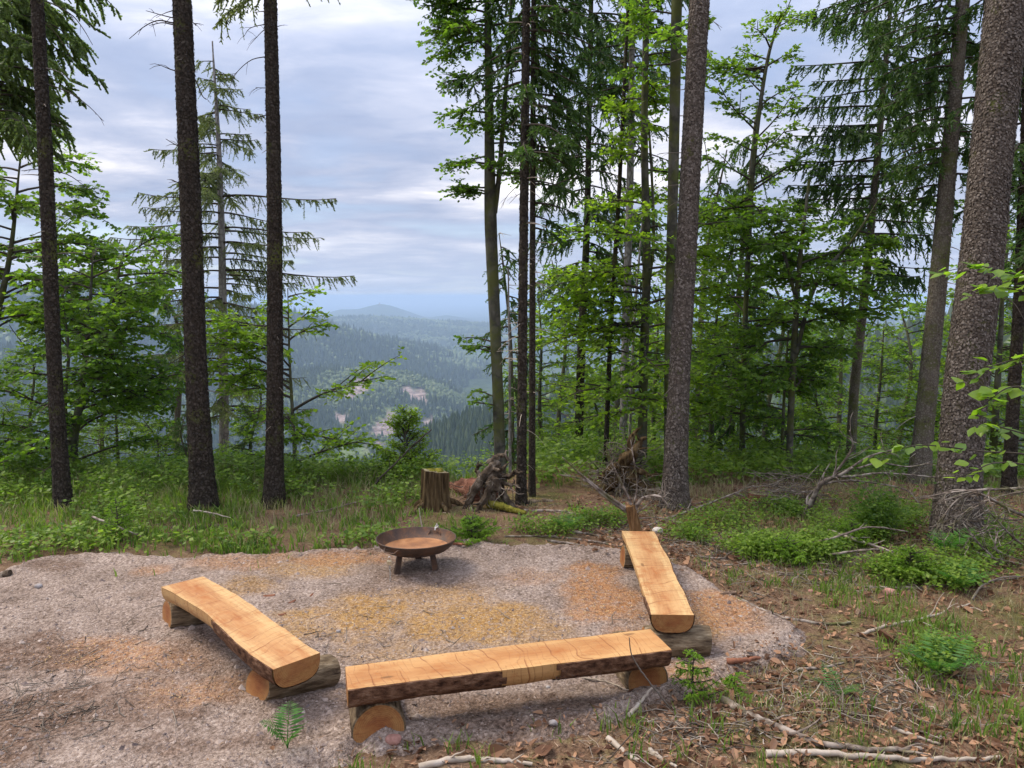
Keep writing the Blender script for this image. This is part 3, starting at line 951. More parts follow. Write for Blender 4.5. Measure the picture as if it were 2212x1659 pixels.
def bench(label, corners, ztop, T, mat, seed, bend, wob, strip, supports):
    c = [np.array(G(px, py, ztop)) for px, py in corners]        # back-left, front-left, front-right, back-right
    e0, e1 = (c[0] + c[1]) / 2, (c[3] + c[2]) / 2
    w0, w1 = np.linalg.norm(c[0] - c[1]) / 2, np.linalg.norm(c[3] - c[2]) / 2
    mid, L = (e0 + e1) / 2, np.linalg.norm(e1 - e0)
    ang = math.atan2(e1[1] - e0[1], e1[0] - e0[0])
    gz = float(floor_z(mid[0], mid[1])[0])
    t = thing('log_bench', label, 'bench', (mid[0], mid[1], gz), 'benches around the fire bowl')
    t.rotation_euler = (0, 0, ang)
    n, k = 72, 19
    u = np.linspace(0, 1, n)
    w = w0 + (w1 - w0) * u
    cy = bend * np.sin(np.pi * (u * 1.5 + 0.1)) * 1.0
    cy -= np.linspace(cy[0], cy[-1], n)
    wl = w + wob * fbm(u * 5, u * 0 + seed, seed, 4)
    wr = w + wob * fbm(u * 5, u * 0 + seed + 40, seed + 3, 4)
    th = np.linspace(0, np.pi, k)
    cc = np.sign(np.cos(th)) * np.abs(np.cos(th)) ** 0.62
    Tu = T * (1 + 0.06 * fbm(u * 4, u * 0, seed + 9, 3))
    yy = np.where(cc[None] > 0, wl[:, None], wr[:, None]) * cc[None] + cy[:, None]
    zz = -Tu[:, None] * np.sin(th)[None] ** 0.72
    xx = ((u - 0.5) * L)[:, None] + 0 * yy
    under = np.stack([xx, yy, zz], -1)
    mb = MB()
    mb.add(under, grid_faces(n, k)[:, ::-1], 0)
    m = 13
    v = np.linspace(1, -1, m)
    ty = np.where(v[None] > 0, wl[:, None], wr[:, None]) * v[None] + cy[:, None]
    tz = 0.0025 * fbm(xx[:, :1] * 12 + 0 * v, v[None] * 1.5 + 0 * xx[:, :1], seed + 20, 3)
    tz[:, [0, -1]] = 0
    tz[[0, -1]] = 0
    mb.add(np.stack([xx[:, :1] + 0 * v, ty, tz], -1), grid_faces(n, m), 0, False)
    for e in (0, n - 1):
        r_ = under[e]
        cen = np.array([[r_[0, 0], cy[e], -T * 0.35]])
        ring = np.vstack([r_, cen])
        idx = np.arange(k - 1)
        f = np.stack([idx, idx + 1, np.full(k - 1, k)], -1)
        f = np.vstack([f, [[k - 1, 0, k]]])
        mb.add(ring, f[:, ::-1] if e else f, 1, False)
    seat = child(mb, 'seat', [mat, END_WOOD], t, (0, 0, ztop - gz))
    # bark shell, 6-10 mm proud, missing where the log was peeled
    thick = 0.007 + 0.004 * fbm(xx * 20, yy * 20, seed + 31, 3)
    nrm = np.stack([0 * yy, cc[None] + 0 * yy, -np.sin(th)[None] - 0.05 + 0 * yy], -1)
    bs = under + unit(nrm) * thick[..., None]
    bs[:, [0, -1], 2] = -0.003 + 0.004 * fbm(xx[:, [0, -1]] * 16, yy[:, [0, -1]], seed + 33, 2)
    bs[0, :, 0] += 0.003
    bs[-1, :, 0] -= 0.003
    F = grid_faces(n, k)[:, ::-1]
    iu, it = F[:, 3] // k, F[:, 3] % k
    keep = np.ones(len(F), bool)
    for u0, u1, t0, t1 in strip:
        jit = 0.025 * fbm(it * 0.9, it * 0 + u0 * 50, seed + 60, 2)
        keep &= ~((u[iu] > u0 + jit) & (u[iu] < u1 + jit) & (it >= t0) & (it < t1))
    mb = MB()
    mb.add(bs, F[keep], 0)
    # lips joining bark to wood along the two long top edges
    for col, fl in ((0, False), (k - 1, True)):
        a_, b_ = bs[:, col], under[:, col] + np.array([0, 0, -0.001])
        V = np.concatenate([a_, b_])
        idx = np.arange(n - 1)
        f = np.stack([idx, idx + 1, idx + 1 + n, idx + n], -1)
        ok = np.ones(n - 1, bool)
        for u0, u1, t0, t1 in strip:
            if (col == 0 and t0 == 0) or (col and t1 >= k - 1):
                ok &= ~((u[:-1] > u0 - .02) & (u[:-1] < u1 + .02))
        f = f[ok]
        mb.add(V, f if fl else f[:, ::-1], 0)
    bk = child(mb, 'bark', BARK_SLAB, seat)
    for (sx, sy), ax, Ls, r, zc_, sh, sd_ in supports:
        ms, me = log_piece(Ls, r, sd_, sh)
        loc = np.array([sx, sy]) - mid[:2]
        ca, sa = math.cos(-ang), math.sin(-ang)
        o = child(ms, 'support_log', BARK_LOG, t, (loc[0] * ca - loc[1] * sa, loc[0] * sa + loc[1] * ca, zc_ - gz), (0, 0, ax - ang))
        for m_ in me:
            child(m_, 'sawn_end', END_WOOD, o)
    return t


ax_f = math.atan2(0.97, -0.25)
bench('long half-log bench in front, bark edge facing us with one peeled patch',
      [(740, 1440), (757, 1490), (1447, 1404), (1408, 1358)], 0.33, 0.125, BENCH_A, 3, 0.004, 0.012, [(0.45, 0.62, 9, 18)],
      [((-0.745, 3.97), ax_f, 0.44, 0.143, 0.062, (0.0, 0.1), 1), ((0.735, 4.45), ax_f, 0.42, 0.125, 0.08, (0.1, 0.05), 2)])
bench('half-log bench at left, wavy pale edge and dark bark near the low end',
      [(430, 1243), (352, 1271), (597, 1450), (684, 1407)], 0.325, 0.13, BENCH_B, 8, 0.035, 0.018, [(-0.1, 0.47, 5, 18), (-0.1, 1.1, 0, 3)],
      [((-1.27, 4.25), math.atan2(0.42, 0.9), 0.40, 0.105, 0.09, (-0.5, 0.25), 3), ((-2.22, 5.22), math.atan2(0.35, 0.93), 0.40, 0.105, 0.09, (-0.35, 0.1), 4)])
bench('half-log bench at right pointing toward the forest, pale ragged edge',
      [(1413, 1147), (1343, 1148), (1408, 1331), (1497, 1325)], 0.31, 0.115, BENCH_C, 15, 0.006, 0.014, [(-0.1, 0.8, 14, 18)],
      [((1.05, 4.72), 0.03, 0.42, 0.105, 0.095, (0.05, 0.1), 5), ((1.12, 6.33), 0.05, 0.36, 0.105, 0.1, (0.0, 0.1), 6)])

# ------------------------------------------------------------------ fire bowl with its handles, padlock and chains
BC = np.array([-0.80, 6.235, 0.0])
BZ = float(floor_z(BC[0], BC[1])[0])
RIM = 0.30
t = thing('fire_bowl', 'rusty round steel fire bowl on three legs', 'fire bowl', (BC[0], BC[1], BZ))
TILT = math.radians(2.0)


def lathe(mb, prof, seg=56, m=0):
    a = np.linspace(0, 2 * np.pi, seg, endpoint=False)
    p = np.array(prof)
    V = np.stack([p[:, :1] * np.cos(a), p[:, :1] * np.sin(a), p[:, 1:] + 0 * a], -1)
    i, j = np.meshgrid(np.arange(len(p) - 1), np.arange(seg), indexing='ij')
    F = np.stack([i * seg + j, i * seg + (j + 1) % seg, (i + 1) * seg + (j + 1) % seg, (i + 1) * seg + j], -1).reshape(-1, 4)
    mb.add(V, F, m)


mb = MB()
R0 = 0.335
lathe(mb, [(0.001, -0.128), (0.12, -0.124), (0.2, -0.112), (0.265, -0.088), (0.305, -0.055), (0.326, -0.02), (R0, 0.0)], m=0)
lathe(mb, [(R0, 0.0), (R0 - 0.002, 0.003), (R0 - 0.006, 0.003), (R0 - 0.008, 0.0)], m=0)
lathe(mb, [(R0 - 0.008, 0.0), (0.318, -0.02), (0.298, -0.052), (0.272, -0.078)], m=1)
bowl = child(mb, 'bowl', [RUST_OUT, RUST_WALL], t, (0, 0, RIM - BZ), (-TILT, 0, 0))
mb = MB()
lathe(mb, [(0.272, -0.078), (0.262, -0.083), (0.2, -0.096), (0.12, -0.104), (0.001, -0.107)], m=0)
child(mb, 'bowl_floor', RUST_IN, bowl)
for fx, fy in ((-0.955, 6.10), (-0.625, 6.17), (-0.81, 6.46)):
    d = unit(np.array([fx - BC[0], fy - BC[1], 0]))
    s_ = np.array([-d[1], d[0], 0])
    foot = np.array([fx - BC[0], fy - BC[1], -0.02])
    top = d * (np.linalg.norm(foot[:2]) - 0.035) + np.array([0, 0, RIM - BZ - 0.118])
    mb = MB()
    V = []
    for c_, w_, q in ((foot, 0.029, 0.02), (top, 0.025, 0.018)):
        V += [c_ - s_ * w_ - d * q, c_ + s_ * w_ - d * q, c_ + s_ * w_ * 0.35 + d * q, c_ - s_ * w_ * 0.35 + d * q]
    mb.add(V, [(0, 1, 5, 4), (1, 2, 6, 5), (2, 3, 7, 6), (3, 0, 4, 7), (3, 2, 1, 0), (4, 5, 6, 7)], 0, False)
    child(mb, 'leg', RUST_OUT, t)


def handle(az, pts):
    d = np.array([math.sin(az), -math.cos(az), 0])
    s_ = np.array([math.cos(az), math.sin(az), 0])
    path = np.array([d * r_ + s_ * q + np.array([0, 0, z_]) for q, r_, z_ in pts])
    full = np.concatenate([np.linspace(path[i_], path[i_ + 1], 5)[:-1] for i_ in range(len(path) - 1)] + [path[-1:]])
    mb = MB()
    tube(mb, full, 0.0045, 7)
    child(mb, 'handle', RUST_WALL, bowl)


handle(-0.50, [(-0.066, 0.322, -0.014), (-0.066, 0.345, -0.016), (-0.045, 0.368, -0.036), (0.045, 0.368, -0.036), (0.066, 0.345, -0.016), (0.066, 0.322, -0.014)])
handle(math.pi - 0.45, [(-0.064, 0.292, -0.055), (-0.042, 0.30, -0.018), (0.042, 0.30, -0.018), (0.064, 0.292, -0.055)])


def chain(label, pts, n, size):
    path = catmull(pts, 60)
    t_ = thing('chain', label, 'chain', path[0])
    s_ = np.concatenate([[0], np.cumsum(np.linalg.norm(np.diff(path, axis=0), axis=1))])
    for i_ in range(n):
        c_ = np.array([np.interp((i_ + .5) / n * s_[-1], s_, path[:, q]) for q in range(3)])
        c2 = np.array([np.interp(min(1, (i_ + .9) / n) * s_[-1], s_, path[:, q]) for q in range(3)])
        d_ = unit(c2 - c_)
        side = unit(np.cross(d_, [0.3, 0.9, 0.2])) if i_ % 2 else unit(np.cross(np.cross(d_, [0.3, 0.9, 0.2]), d_))
        a = np.linspace(0, 2 * np.pi, 13)
        ln = s_[-1] / n * 0.72
        loop = c_ + np.cos(a)[:, None] * d_ * ln + np.sin(a)[:, None] * side * size * 0.42
        mb = MB()
        tube(mb, loop, size * 0.14, 5, cap=False)
        mb.build('link', STEEL, t_)


hd = np.array([math.sin(-0.50), -math.cos(-0.50), 0])
hx = BC + hd * 0.368 + np.array([0, 0, RIM - 0.036 - 0.012])
lk_t = thing('padlock', 'small padlock hanging from the front handle of the fire bowl', 'padlock', hx + np.array([0, -0.008, -0.07]))
mb = MB()
bx_, by_, bz_ = 0.019, 0.009, 0.018
c0 = hx + np.array([0.004, -0.01, -0.052])
V = [c0 + np.array([sx * bx_, sy * by_, sz * bz_]) * (0.92 if abs(sz) > 1 else 1) for sz in (-1, 1) for sx, sy in ((-1, -1), (1, -1), (1, 1), (-1, 1))]
mb.add(V, [(3, 2, 1, 0), (4, 5, 6, 7), (0, 1, 5, 4), (1, 2, 6, 5), (2, 3, 7, 6), (3, 0, 4, 7)], 0, False)
o = mb.build('lock_body', BRASS, lk_t)
bv = o.modifiers.new('b', 'BEVEL')
bv.width = 0.003
mb = MB()
a = np.linspace(0, np.pi, 12)
sh = np.concatenate([[c0 + [0.011, 0, 0.016]], c0 + np.stack([np.cos(a) * 0.011, 0 * a, 0.034 + np.sin(a) * 0.014], -1), [c0 + [-0.011, 0, 0.016]]])
tube(mb, sh, 0.0032, 6)
mb.build('shackle', STEEL, lk_t)
chain('thin steel chain hanging from the padlock to the gravel', [c0 + [0.0, 0, -0.016], c0 + [0.004, 0.0, -0.1], c0 + [0.002, 0.003, -0.2 + 0.0]], 9, 0.016)
hb_ = np.array([math.sin(math.pi - 0.45), -math.cos(math.pi - 0.45), 0])
chain('short steel chain looped over the back rim of the fire bowl', [BC + hb_ * 0.296 + [0, 0, RIM - 0.02], BC + hb_ * 0.318 + [0, 0, RIM + 0.004], BC + hb_ * 0.338 + [0, 0, RIM + 0.014], BC + hb_ * 0.352 + [0, 0, RIM - 0.02], BC + hb_ * 0.36 + [0, 0, RIM - 0.1]], 8, 0.02)

# ------------------------------------------------------------------ trees
def trunk_path(px, Y, widths, ext=3.0, n=60, flare=0.0, sink=0.12):
    pts = [P(a, b, Y) for a, b in px]
    gz = float(near_z(pts[0][0], Y))
    if pts[0][2] > gz:
        d = pts[0] - pts[1]
        d = d / max(1e-3, -d[2])
        q = pts[0] + d * (pts[0][2] - gz + sink)
        q[1] = Y
        pts = [q] + pts
        widths = [widths[0] * 1.06] + list(widths)
    else:
        pts[0] = pts[0].copy()
        pts[0][2] = gz - sink
    d = pts[-1] - pts[-2]
    pts.append(pts[-1] + d / np.linalg.norm(d) * ext)
    widths = list(widths) + [widths[-1] * max(0.25, 1 - ext * 0.06)]
    R = np.array(widths) * S / FPX * Y / 2
    path = catmull(pts, n)
    rr = np.interp(np.linspace(0, 1, n), np.linspace(0, 1, len(R)), R)
    s_ = path[:, 2] - gz
    if flare:
        rr = rr * (1 + flare * np.exp(-np.maximum(s_, 0) / 0.22))
    return path, rr


def at_z(path, z):
    o = np.argsort(path[:, 2])
    return np.stack([np.interp(z, path[o, 2], path[o, q]) for q in range(3)], -1)


def flakes(path, rr, n, size, g, z0, z1):
    mb = MB()
    z = g.uniform(z0, z1, n)
    c = at_z(path, z)
    r = np.interp(z, path[:, 2], rr)
    a = g.uniform(0, 2 * np.pi, n)
    o_ = np.stack([np.cos(a), np.sin(a), 0 * a], -1)
    s_ = np.stack([-np.sin(a), np.cos(a), 0 * a], -1)
    up = np.tile([0.0, 0, 1], (n, 1))
    w, h = size * g.uniform(.5, 1.25, n), size * g.uniform(.5, 1.2, n)
    lift = g.uniform(0.001, 0.008, n)
    ang = g.normal(0, .35, n)
    s2_, u2 = s_ * np.cos(ang)[:, None] + up * np.sin(ang)[:, None], up * np.cos(ang)[:, None] - s_ * np.sin(ang)[:, None]
    p = c + o_ * (r * 1.004)[:, None]

    def pt(x_, y_, l_):
        return p + s2_ * (w * x_)[:, None] + u2 * (h * y_)[:, None] + o_ * (l_ * lift - (w * x_) ** 2 / (2 * r))[:, None]
    V = np.stack([pt(-.5, .1, .6), pt(-.3, -.45, 1.0), pt(.3, -.5, 1.1), pt(.5, .05, .7), pt(.2, .5, .1), pt(-.25, .5, 0)], 1)
    b = np.arange(n)[:, None] * 6
    mb.add(V, np.concatenate([b + [0, 1, 2, 3], b + [0, 3, 4, 5]]), 0, False)
    return mb


def conifer_branch(mw, mn, p0, az, L, g, droop=.25, tip=.12, l2=.34, s2=.07, hang=.5, shl=.075, shw=.02, r0=.012, s3=.045, rise=0., bare=.12):
    t_ = np.linspace(0, 1, 8)
    o_ = np.array([math.sin(az), math.cos(az), 0])
    lat = np.array([o_[1], -o_[0], 0])
    up = np.array([0, 0, 1.0])
    path = p0 + o_ * (L * t_)[:, None] + up * (rise * L * t_ - droop * L * t_ ** 2 + tip * L * t_ ** 3)[:, None] + lat * (g.normal(0, .05) * L * np.sin(t_ * 3))[:, None]
    tube(mw, path, r0 * (1 - .85 * t_) + .002, 4, cap=False)
    k = max(6, int(L / s2 * 1.35))
    tt = np.sort(g.uniform(bare, 1, k))
    pos = np.stack([np.interp(tt, t_, path[:, q]) for q in range(3)], -1)
    side = np.where(np.arange(k) % 2, 1, -1)[:, None]
    len2 = l2 * (1 - .6 * tt) * g.uniform(.3, 1.2, k) * np.minimum(1, .35 + tt * 2)
    d2 = unit(o_ * g.uniform(.1, .8, (k, 1)) + lat * side * g.uniform(.2, 1.0, (k, 1)) - up * hang * g.uniform(.1, 1.3, (k, 1)) + g.normal(0, .15, (k, 3)))
    m = max(3, int(l2 / s3))
    u = np.linspace(.12, 1, m)
    q = pos[:, None] + d2[:, None] * (u[None] * len2[:, None])[..., None]
    q[..., 2] -= hang * .35 * len2[:, None] * u[None] ** 2
    # axis of each twig, itself needled
    wv = unit(np.cross(d2, g.normal(0, 1, (k, 3))))
    quads(mn, pos, unit(q[:, -1] - pos), wv, np.linalg.norm(q[:, -1] - pos, axis=1) * 1.08, np.full(k, shw * 1.1), .5)
    perp = unit(np.cross(d2, up))[:, None]
    for sg in (-1, 1):
        d3 = unit(d2[:, None] * .8 + perp * sg * .6 - up * hang * .3 + g.normal(0, .4, (k, m, 3)))
        ll = shl * g.uniform(.4, 1.3, (k, m)) * (1.1 - .5 * u[None])
        ww = unit(np.cross(d3, g.normal(0, 1, (k, m, 3))))
        quads(mn, q.reshape(-1, 3), d3.reshape(-1, 3), ww.reshape(-1, 3), ll.ravel(), np.full(k * m, shw), .45)


def foliage_axis(mw, ml, path, g, t0, leaf, s2, l2, sl, tilt, r0):
    n = len(path)
    t_ = np.linspace(0, 1, n)
    tube(mw, path, r0 * (1 - .85 * t_) + .0015, 4, cap=False)
    seglen = np.linalg.norm(np.diff(path, axis=0), axis=1).sum()
    k = max(4, int(seglen * (1 - t0) / s2 * DENS))
    tt = np.linspace(t0, 1, k) + g.uniform(-.5, .5, k) * (1 - t0) / k
    tt = np.clip(tt, 0, 1)
    pos = np.stack([np.interp(tt, t_, path[:, q]) for q in range(3)], -1)
    T = unit(np.gradient(path, axis=0))
    tan = unit(np.stack([np.interp(tt, t_, T[:, q]) for q in range(3)], -1))
    lat = unit(np.cross(tan, [0, 0, 1.0]))
    side = np.where(np.arange(k) % 2, 1, -1)[:, None]
    len2 = l2 * (1 - .55 * tt) * g.uniform(.5, 1.2, k)
    d2 = unit(tan * .6 + lat * side * g.uniform(.55, 1.0, (k, 1)) + np.array([0, 0, 1.0]) * g.normal(-.02, .34, (k, 1)))
    m = max(3, int(l2 / sl))
    u = (np.arange(m) + .6) / m
    q = pos[:, None] + d2[:, None] * (u[None] * len2[:, None])[..., None]
    q[..., 2] -= .16 * len2[:, None] * u[None] ** 2
    p2 = unit(np.cross(d2, [0, 0, 1.0]))[:, None]
    sg = np.where(np.arange(m) % 2, 1, -1)[None, :, None]
    d3 = unit(d2[:, None] * .65 + p2 * sg * g.uniform(.4, 1, (k, m, 1)) + g.normal(0, .22, (k, m, 3)) - np.array([0, 0, .15]))
    nr = unit(np.array([0, 0, 1.0]) + g.normal(0, tilt, (k, m, 3)))
    sz = g.uniform(.6, 1.25, (k, m))
    leaves(ml, q.reshape(-1, 3), d3.reshape(-1, 3), nr.reshape(-1, 3), leaf[0] * sz.ravel(), leaf[1] * sz.ravel())
    # twig axes
    quads(mw, pos, unit(q[:, -1] - pos), unit(np.cross(d2, [0, 0, 1.0])), np.linalg.norm(q[:, -1] - pos, axis=1), np.full(k, .006), .4)


def broad_branch(mw, ml, p0, az, L, g, rise=.25, droop=.3, leaf=(0.068, 0.045), s2=.085, l2=.4, sl=.042, tilt=.75, bare=.3, subs=5, r0=None):
    t_ = np.linspace(0, 1, 9)
    o_ = np.array([math.sin(az), math.cos(az), 0])
    lat = np.array([o_[1], -o_[0], 0])
    up = np.array([0, 0, 1.0])
    ph = g.uniform(0, 6)
    rise, droop = rise + g.normal(0, .16), droop * g.uniform(.4, 1.5)
    path = p0 + o_ * (L * t_)[:, None] + up * (rise * L * t_ - droop * L * t_ ** 2)[:, None] + lat * (.09 * L * np.sin(t_ * 4 + ph) - .09 * L * math.sin(ph))[:, None]
    r0 = r0 or .008 + .008 * L
    foliage_axis(mw, ml, path, g, bare, leaf, s2, l2, sl, tilt, r0)
    for i_ in range(subs):
        ts = bare + (0.85 - bare) * (i_ + g.uniform(.1, .9)) / subs
        ps = np.array([np.interp(ts, t_, path[:, q]) for q in range(3)])
        a2 = az + (1 if i_ % 2 else -1) * g.uniform(.5, .95)
        Ls = L * g.uniform(.35, .6) * (1.1 - .5 * ts)
        o2 = np.array([math.sin(a2), math.cos(a2), 0])
        t2 = np.linspace(0, 1, 6)
        ph2 = ps + o2 * (Ls * t2)[:, None] + up * ((rise * .6 + g.normal(0, .28)) * Ls * t2 - droop * .7 * Ls * t2 ** 2)[:, None]
        foliage_axis(mw, ml, ph2, g, .12, leaf, s2, l2 * .85, sl, tilt, r0 * .5)


DENS = 1.45


class Tree:
    def __init__(s, name, label, cat, px, Y, widths, bark, seed, ext=3.0, group=None, flare=.25, seg=18, lump=.035, n=60):
        s.g = np.random.default_rng(seed)
        s.Y = Y
        s.path, s.rr = trunk_path(px, Y, widths, ext, n, flare)
        s.t = thing(name, label, cat, (s.path[0][0], Y, s.path[0][2] + 0.12), group)
        mb = MB()
        tube(mb, s.path, s.rr, seg, 0, True, lumps(n, seg, lump, seed, .8, 1.0))
        s.trunk = mb.build('trunk', bark, s.t)
        s.mw, s.ml = MB(), MB()

    def z(s, py):
        return P(1106, py, s.Y)[2]

    def flakes(s, n, size, mat, zmax=7):
        o = flakes(s.path, s.rr, n, size, s.g, s.path[0][2] + .1, zmax).build('bark_scales', mat, s.t)
        o['kind'] = 'stuff'

    def dead(s, lines, r=.009, mat=None):
        for ln in lines:
            pts = [P(a, b, s.Y - .02 * i_) for i_, (a, b) in enumerate(ln)]
            c = at_z(s.path, np.array([pts[0][2]]))[0]
            path = catmull([c] + pts, 14)
            mb = MB()
            tube(mb, path, np.linspace(r, r * .3, 14), 5)
            for q in s.g.uniform(.45, .95, 3):
                b_ = path[int(q * 13)]
                d_ = unit(path[-1] - path[0] + s.g.normal(0, .5, 3) * np.linalg.norm(path[-1] - path[0]))
                tube(mb, [b_, b_ + d_ * .06, b_ + d_ * .11 - [0, 0, .02]], [r * .3, r * .25, r * .15], 4, cap=False)
            mb.build('dead_branch', mat or LIMB, s.t)

    def stubs(s, n, z0, z1, L=(.08, .45), r=.006, mat=None):
        """each dead stub is a part of its own"""
        for _ in range(n):
            z_ = s.g.uniform(z0, z1)
            c = at_z(s.path, np.array([z_]))[0]
            az = s.g.uniform(0, 6.28)
            l_ = s.g.uniform(*L) + np.interp(z_, s.path[:, 2], s.rr)
            o_ = np.array([math.sin(az), math.cos(az), 0])
            t_ = np.linspace(0, 1, 6)[:, None]
            path = c + o_ * l_ * t_ + np.array([0, 0, 1]) * (s.g.uniform(-.1, .25) * l_ * t_ - s.g.uniform(.1, .6) * l_ * t_ ** 2)
            mb = MB()
            tube(mb, path, np.linspace(r * 1.3, r * .35, 6), 4, cap=False)
            mb.build('dead_branch', mat or TWIG, s.t)

    def conifer(s, z0, z1, nb, L, az=None, **kw):
        g = s.g
        for i_ in range(nb):
            f = (i_ + g.uniform(0, 1)) / nb
            z_ = z0 + (z1 - z0) * f
            l_ = (L[0] + (L[1] - L[0]) * f) * g.uniform(.65, 1.15)
            a = g.uniform(0, 2 * math.pi) if az is None else g.uniform(*az[i_ % len(az)])
            conifer_branch(s.mw, s.ml, at_z(s.path, np.array([z_]))[0], a, l_, g, r0=.008 + .006 * l_, **kw)

    def broad(s, z0, z1, nb, L, az=None, **kw):
        g = s.g
        for i_ in range(nb):
            f = (i_ + g.uniform(0, 1)) / nb
            z_ = z0 + (z1 - z0) * f
            l_ = (L[0] + (L[1] - L[0]) * f) * g.uniform(.6, 1.2)
            a = g.uniform(0, 2 * math.pi) if az is None else g.uniform(*az[i_ % len(az)])
            broad_branch(s.mw, s.ml, at_z(s.path, np.array([z_]))[0], a, l_, g, **kw)

    def fork(s, px, w, bark, dy=0.0):
        """second stem"""
        pts = [P(a, b, s.Y + dy * i_) for i_, (a, b) in enumerate(px)]
        R = np.interp(np.linspace(0, 1, 24), np.linspace(0, 1, len(w)), w) * S / FPX * s.Y / 2
        mb = MB()
        path = catmull(pts, 24)
        tube(mb, path, R, 10, 0, True, lumps(24, 10, .04, 77))
        mb.build('stem', bark, s.t)
        return path

    def done(s, leafmat_, wood=None):
        if s.mw.n:
            s.mw.build('limbs', wood or LIMB, s.t)['kind'] = 'stuff'
        if s.ml.n:
            s.ml.build('crown', leafmat_, s.t)
        return s.t


LFT, RGT, BCK, FRT = (-2.2, -0.9), (0.9, 2.2), (-0.8, 0.8), (2.3, 4.0)       # azimuth ranges from +Y, clockwise
SPR = 'spruces standing along the edge of the clearing'
BEE = 'beeches at the edge of the drop'

# --- left
T = Tree('spruce_tree', 'slim dark bare spruce trunk nearest the left edge, drooping dead twigs', 'tree', [(137, 1100), (118, 800), (101, 400), (80, 0)], 8.07, [36, 29, 28, 24], BARK_DARK, 21, 4, SPR)
T.flakes(5000, .024, FLAKE_D)
T.dead([[(103, 4), (152, 30), (179, 61), (200, 97)], [(103, 182), (152, 201), (190, 228), (224, 262)], [(114, 370), (152, 380), (205, 420)], [(84, 365), (46, 369)], [(106, 266), (148, 276)], [(110, 860), (70, 890)], [(120, 1000), (85, 1025)], [(150, 800), (180, 810)], [(118, 690), (85, 725)], [(125, 615), (160, 628)], [(115, 560), (80, 575)]])
T.stubs(16, .5, 6)
T.done(None)
T = Tree('spruce_tree', 'thick dark bare spruce trunk, middle of the three at left', 'tree', [(440, 1098), (424, 800), (410, 400), (393, 0)], 8.07, [55, 45, 42, 37], BARK_DARK, 22, 4, SPR, .35)
T.flakes(8000, .025, FLAKE_D)
T.dead([[(372, 38), (315, 23)], [(372, 49), (342, 44), (312, 57), (279, 84)], [(374, 53), (350, 49), (322, 55)], [(376, 152), (342, 139)], [(385, 315), (358, 300)], [(388, 395), (368, 388)], [(412, 45), (424, 56)], [(420, 170), (436, 205), (445, 215)], [(405, 595), (375, 585), (350, 590)], [(410, 760), (360, 790)], [(405, 640), (380, 660)], [(424, 845), (414, 880), (410, 915)]], .010)
T.stubs(14, .5, 6, (.04, .2))
T.done(None)
T = Tree('spruce_tree', 'dark straight spruce trunk, rightmost of the three at left', 'tree', [(592, 1086), (594, 800), (592, 400), (584, 0)], 8.34, [42, 34, 30, 26], BARK_DARK, 23, 4, SPR, .35)
T.flakes(5000, .024, FLAKE_D)
T.dead([[(570, 53), (540, 61), (526, 80)], [(570, 65), (541, 95)], [(570, 123), (540, 131), (509, 160), (492, 200)], [(572, 249), (532, 260)], [(572, 190), (552, 189)], [(598, 58), (602, 57)], [(578, 880), (540, 895)]], .007)
T.stubs(12, .5, 6, (.03, .15))
T.conifer(T.z(-10), T.z(-90), 3, (.65, .75), [(-1.9, -1.2)], droop=.1, tip=-.25, l2=.34, s2=.035, hang=.9, shl=.06, shw=.017)
T.conifer(T.z(-60), T.z(-110), 2, (.95, 1.0), [(1.3, 1.8)], droop=.25, l2=.3, s2=.05, hang=.9, shl=.06, shw=.017)
T.done(NEEDLE_L)

T = Tree('larch_tree', 'airy grey-green larch with drooping branches between the dark left trunks', 'tree', [(484, 1080), (483, 800), (476, 400), (460, 112)], 15, [22, 20, 12, 3], BARK_PALE, 24, .05, None, .1)
kw = dict(droop=.42, tip=.3, l2=.4, s2=.055, hang=.9, shl=.05, shw=.015, s3=.03, rise=.08)
T.conifer(T.z(900), T.z(420), 50, (1.55, 1.75), None, **kw)
T.conifer(T.z(420), T.z(130), 36, (1.5, .3), None, **kw)
T.conifer(T.z(590), T.z(420), 4, (2.3, 2.2), [(1.2, 1.8)], **kw)
T.conifer(T.z(700), T.z(330), 5, (1.7, 1.4), [(-1.9, -1.2)], **kw)
T.done(NEEDLE_L)

T = Tree('beech_tree', 'broad dark-stemmed beech spreading behind the leftmost dark trunk', 'tree', [(160, 1092), (158, 960), (172, 870), (190, 720), (200, 560)], 10.2, [22, 20, 15, 9, 3], BARK_BEECH, 25, .05, BEE, .2, 12)
pth = T.fork([(166, 900), (195, 840), (235, 700), (262, 560)], [12, 8, 4], BARK_BEECH)
pth2 = T.fork([(158, 960), (140, 880), (148, 760), (135, 640)], [12, 8, 2], BARK_BEECH)
T.broad(T.z(1000), T.z(545), 34, (1.75, .55), None, rise=.4, droop=.25, leaf=(0.072, 0.047))
for q in np.linspace(12, 23, 8).astype(int):
    broad_branch(T.mw, T.ml, pth2[q], T.g.uniform(0, 6.28), T.g.uniform(.4, .8), T.g, rise=.5, leaf=(0.072, 0.047))
for q in np.linspace(6, 23, 12).astype(int):
    broad_branch(T.mw, T.ml, pth[q], T.g.uniform(.0, 3.0), T.g.uniform(.7, 1.2), T.g, leaf=(0.072, 0.047))
T.done(LEAF_BEECH)

T = Tree('maple_tree', 'bright green leafy maple filling the left edge below the hanging birch', 'tree', [(-40, 1080), (-30, 800), (20, 560), (40, 380)], 11.5, [24, 18, 10, 4], BARK_BEECH, 26, .3, None, .2, 12)
T.broad(T.z(720), T.z(330), 24, (1.5, .8), None, rise=.4, droop=.4, leaf=(0.083, 0.061), s2=.09, l2=.42, tilt=.8)
T.broad(T.z(620), T.z(520), 5, (1.9, 1.5), [(1.0, 2.0)], rise=.25, droop=.3, leaf=(0.083, 0.061), s2=.09, tilt=.8)
T.done(LEAF_MAPLE)

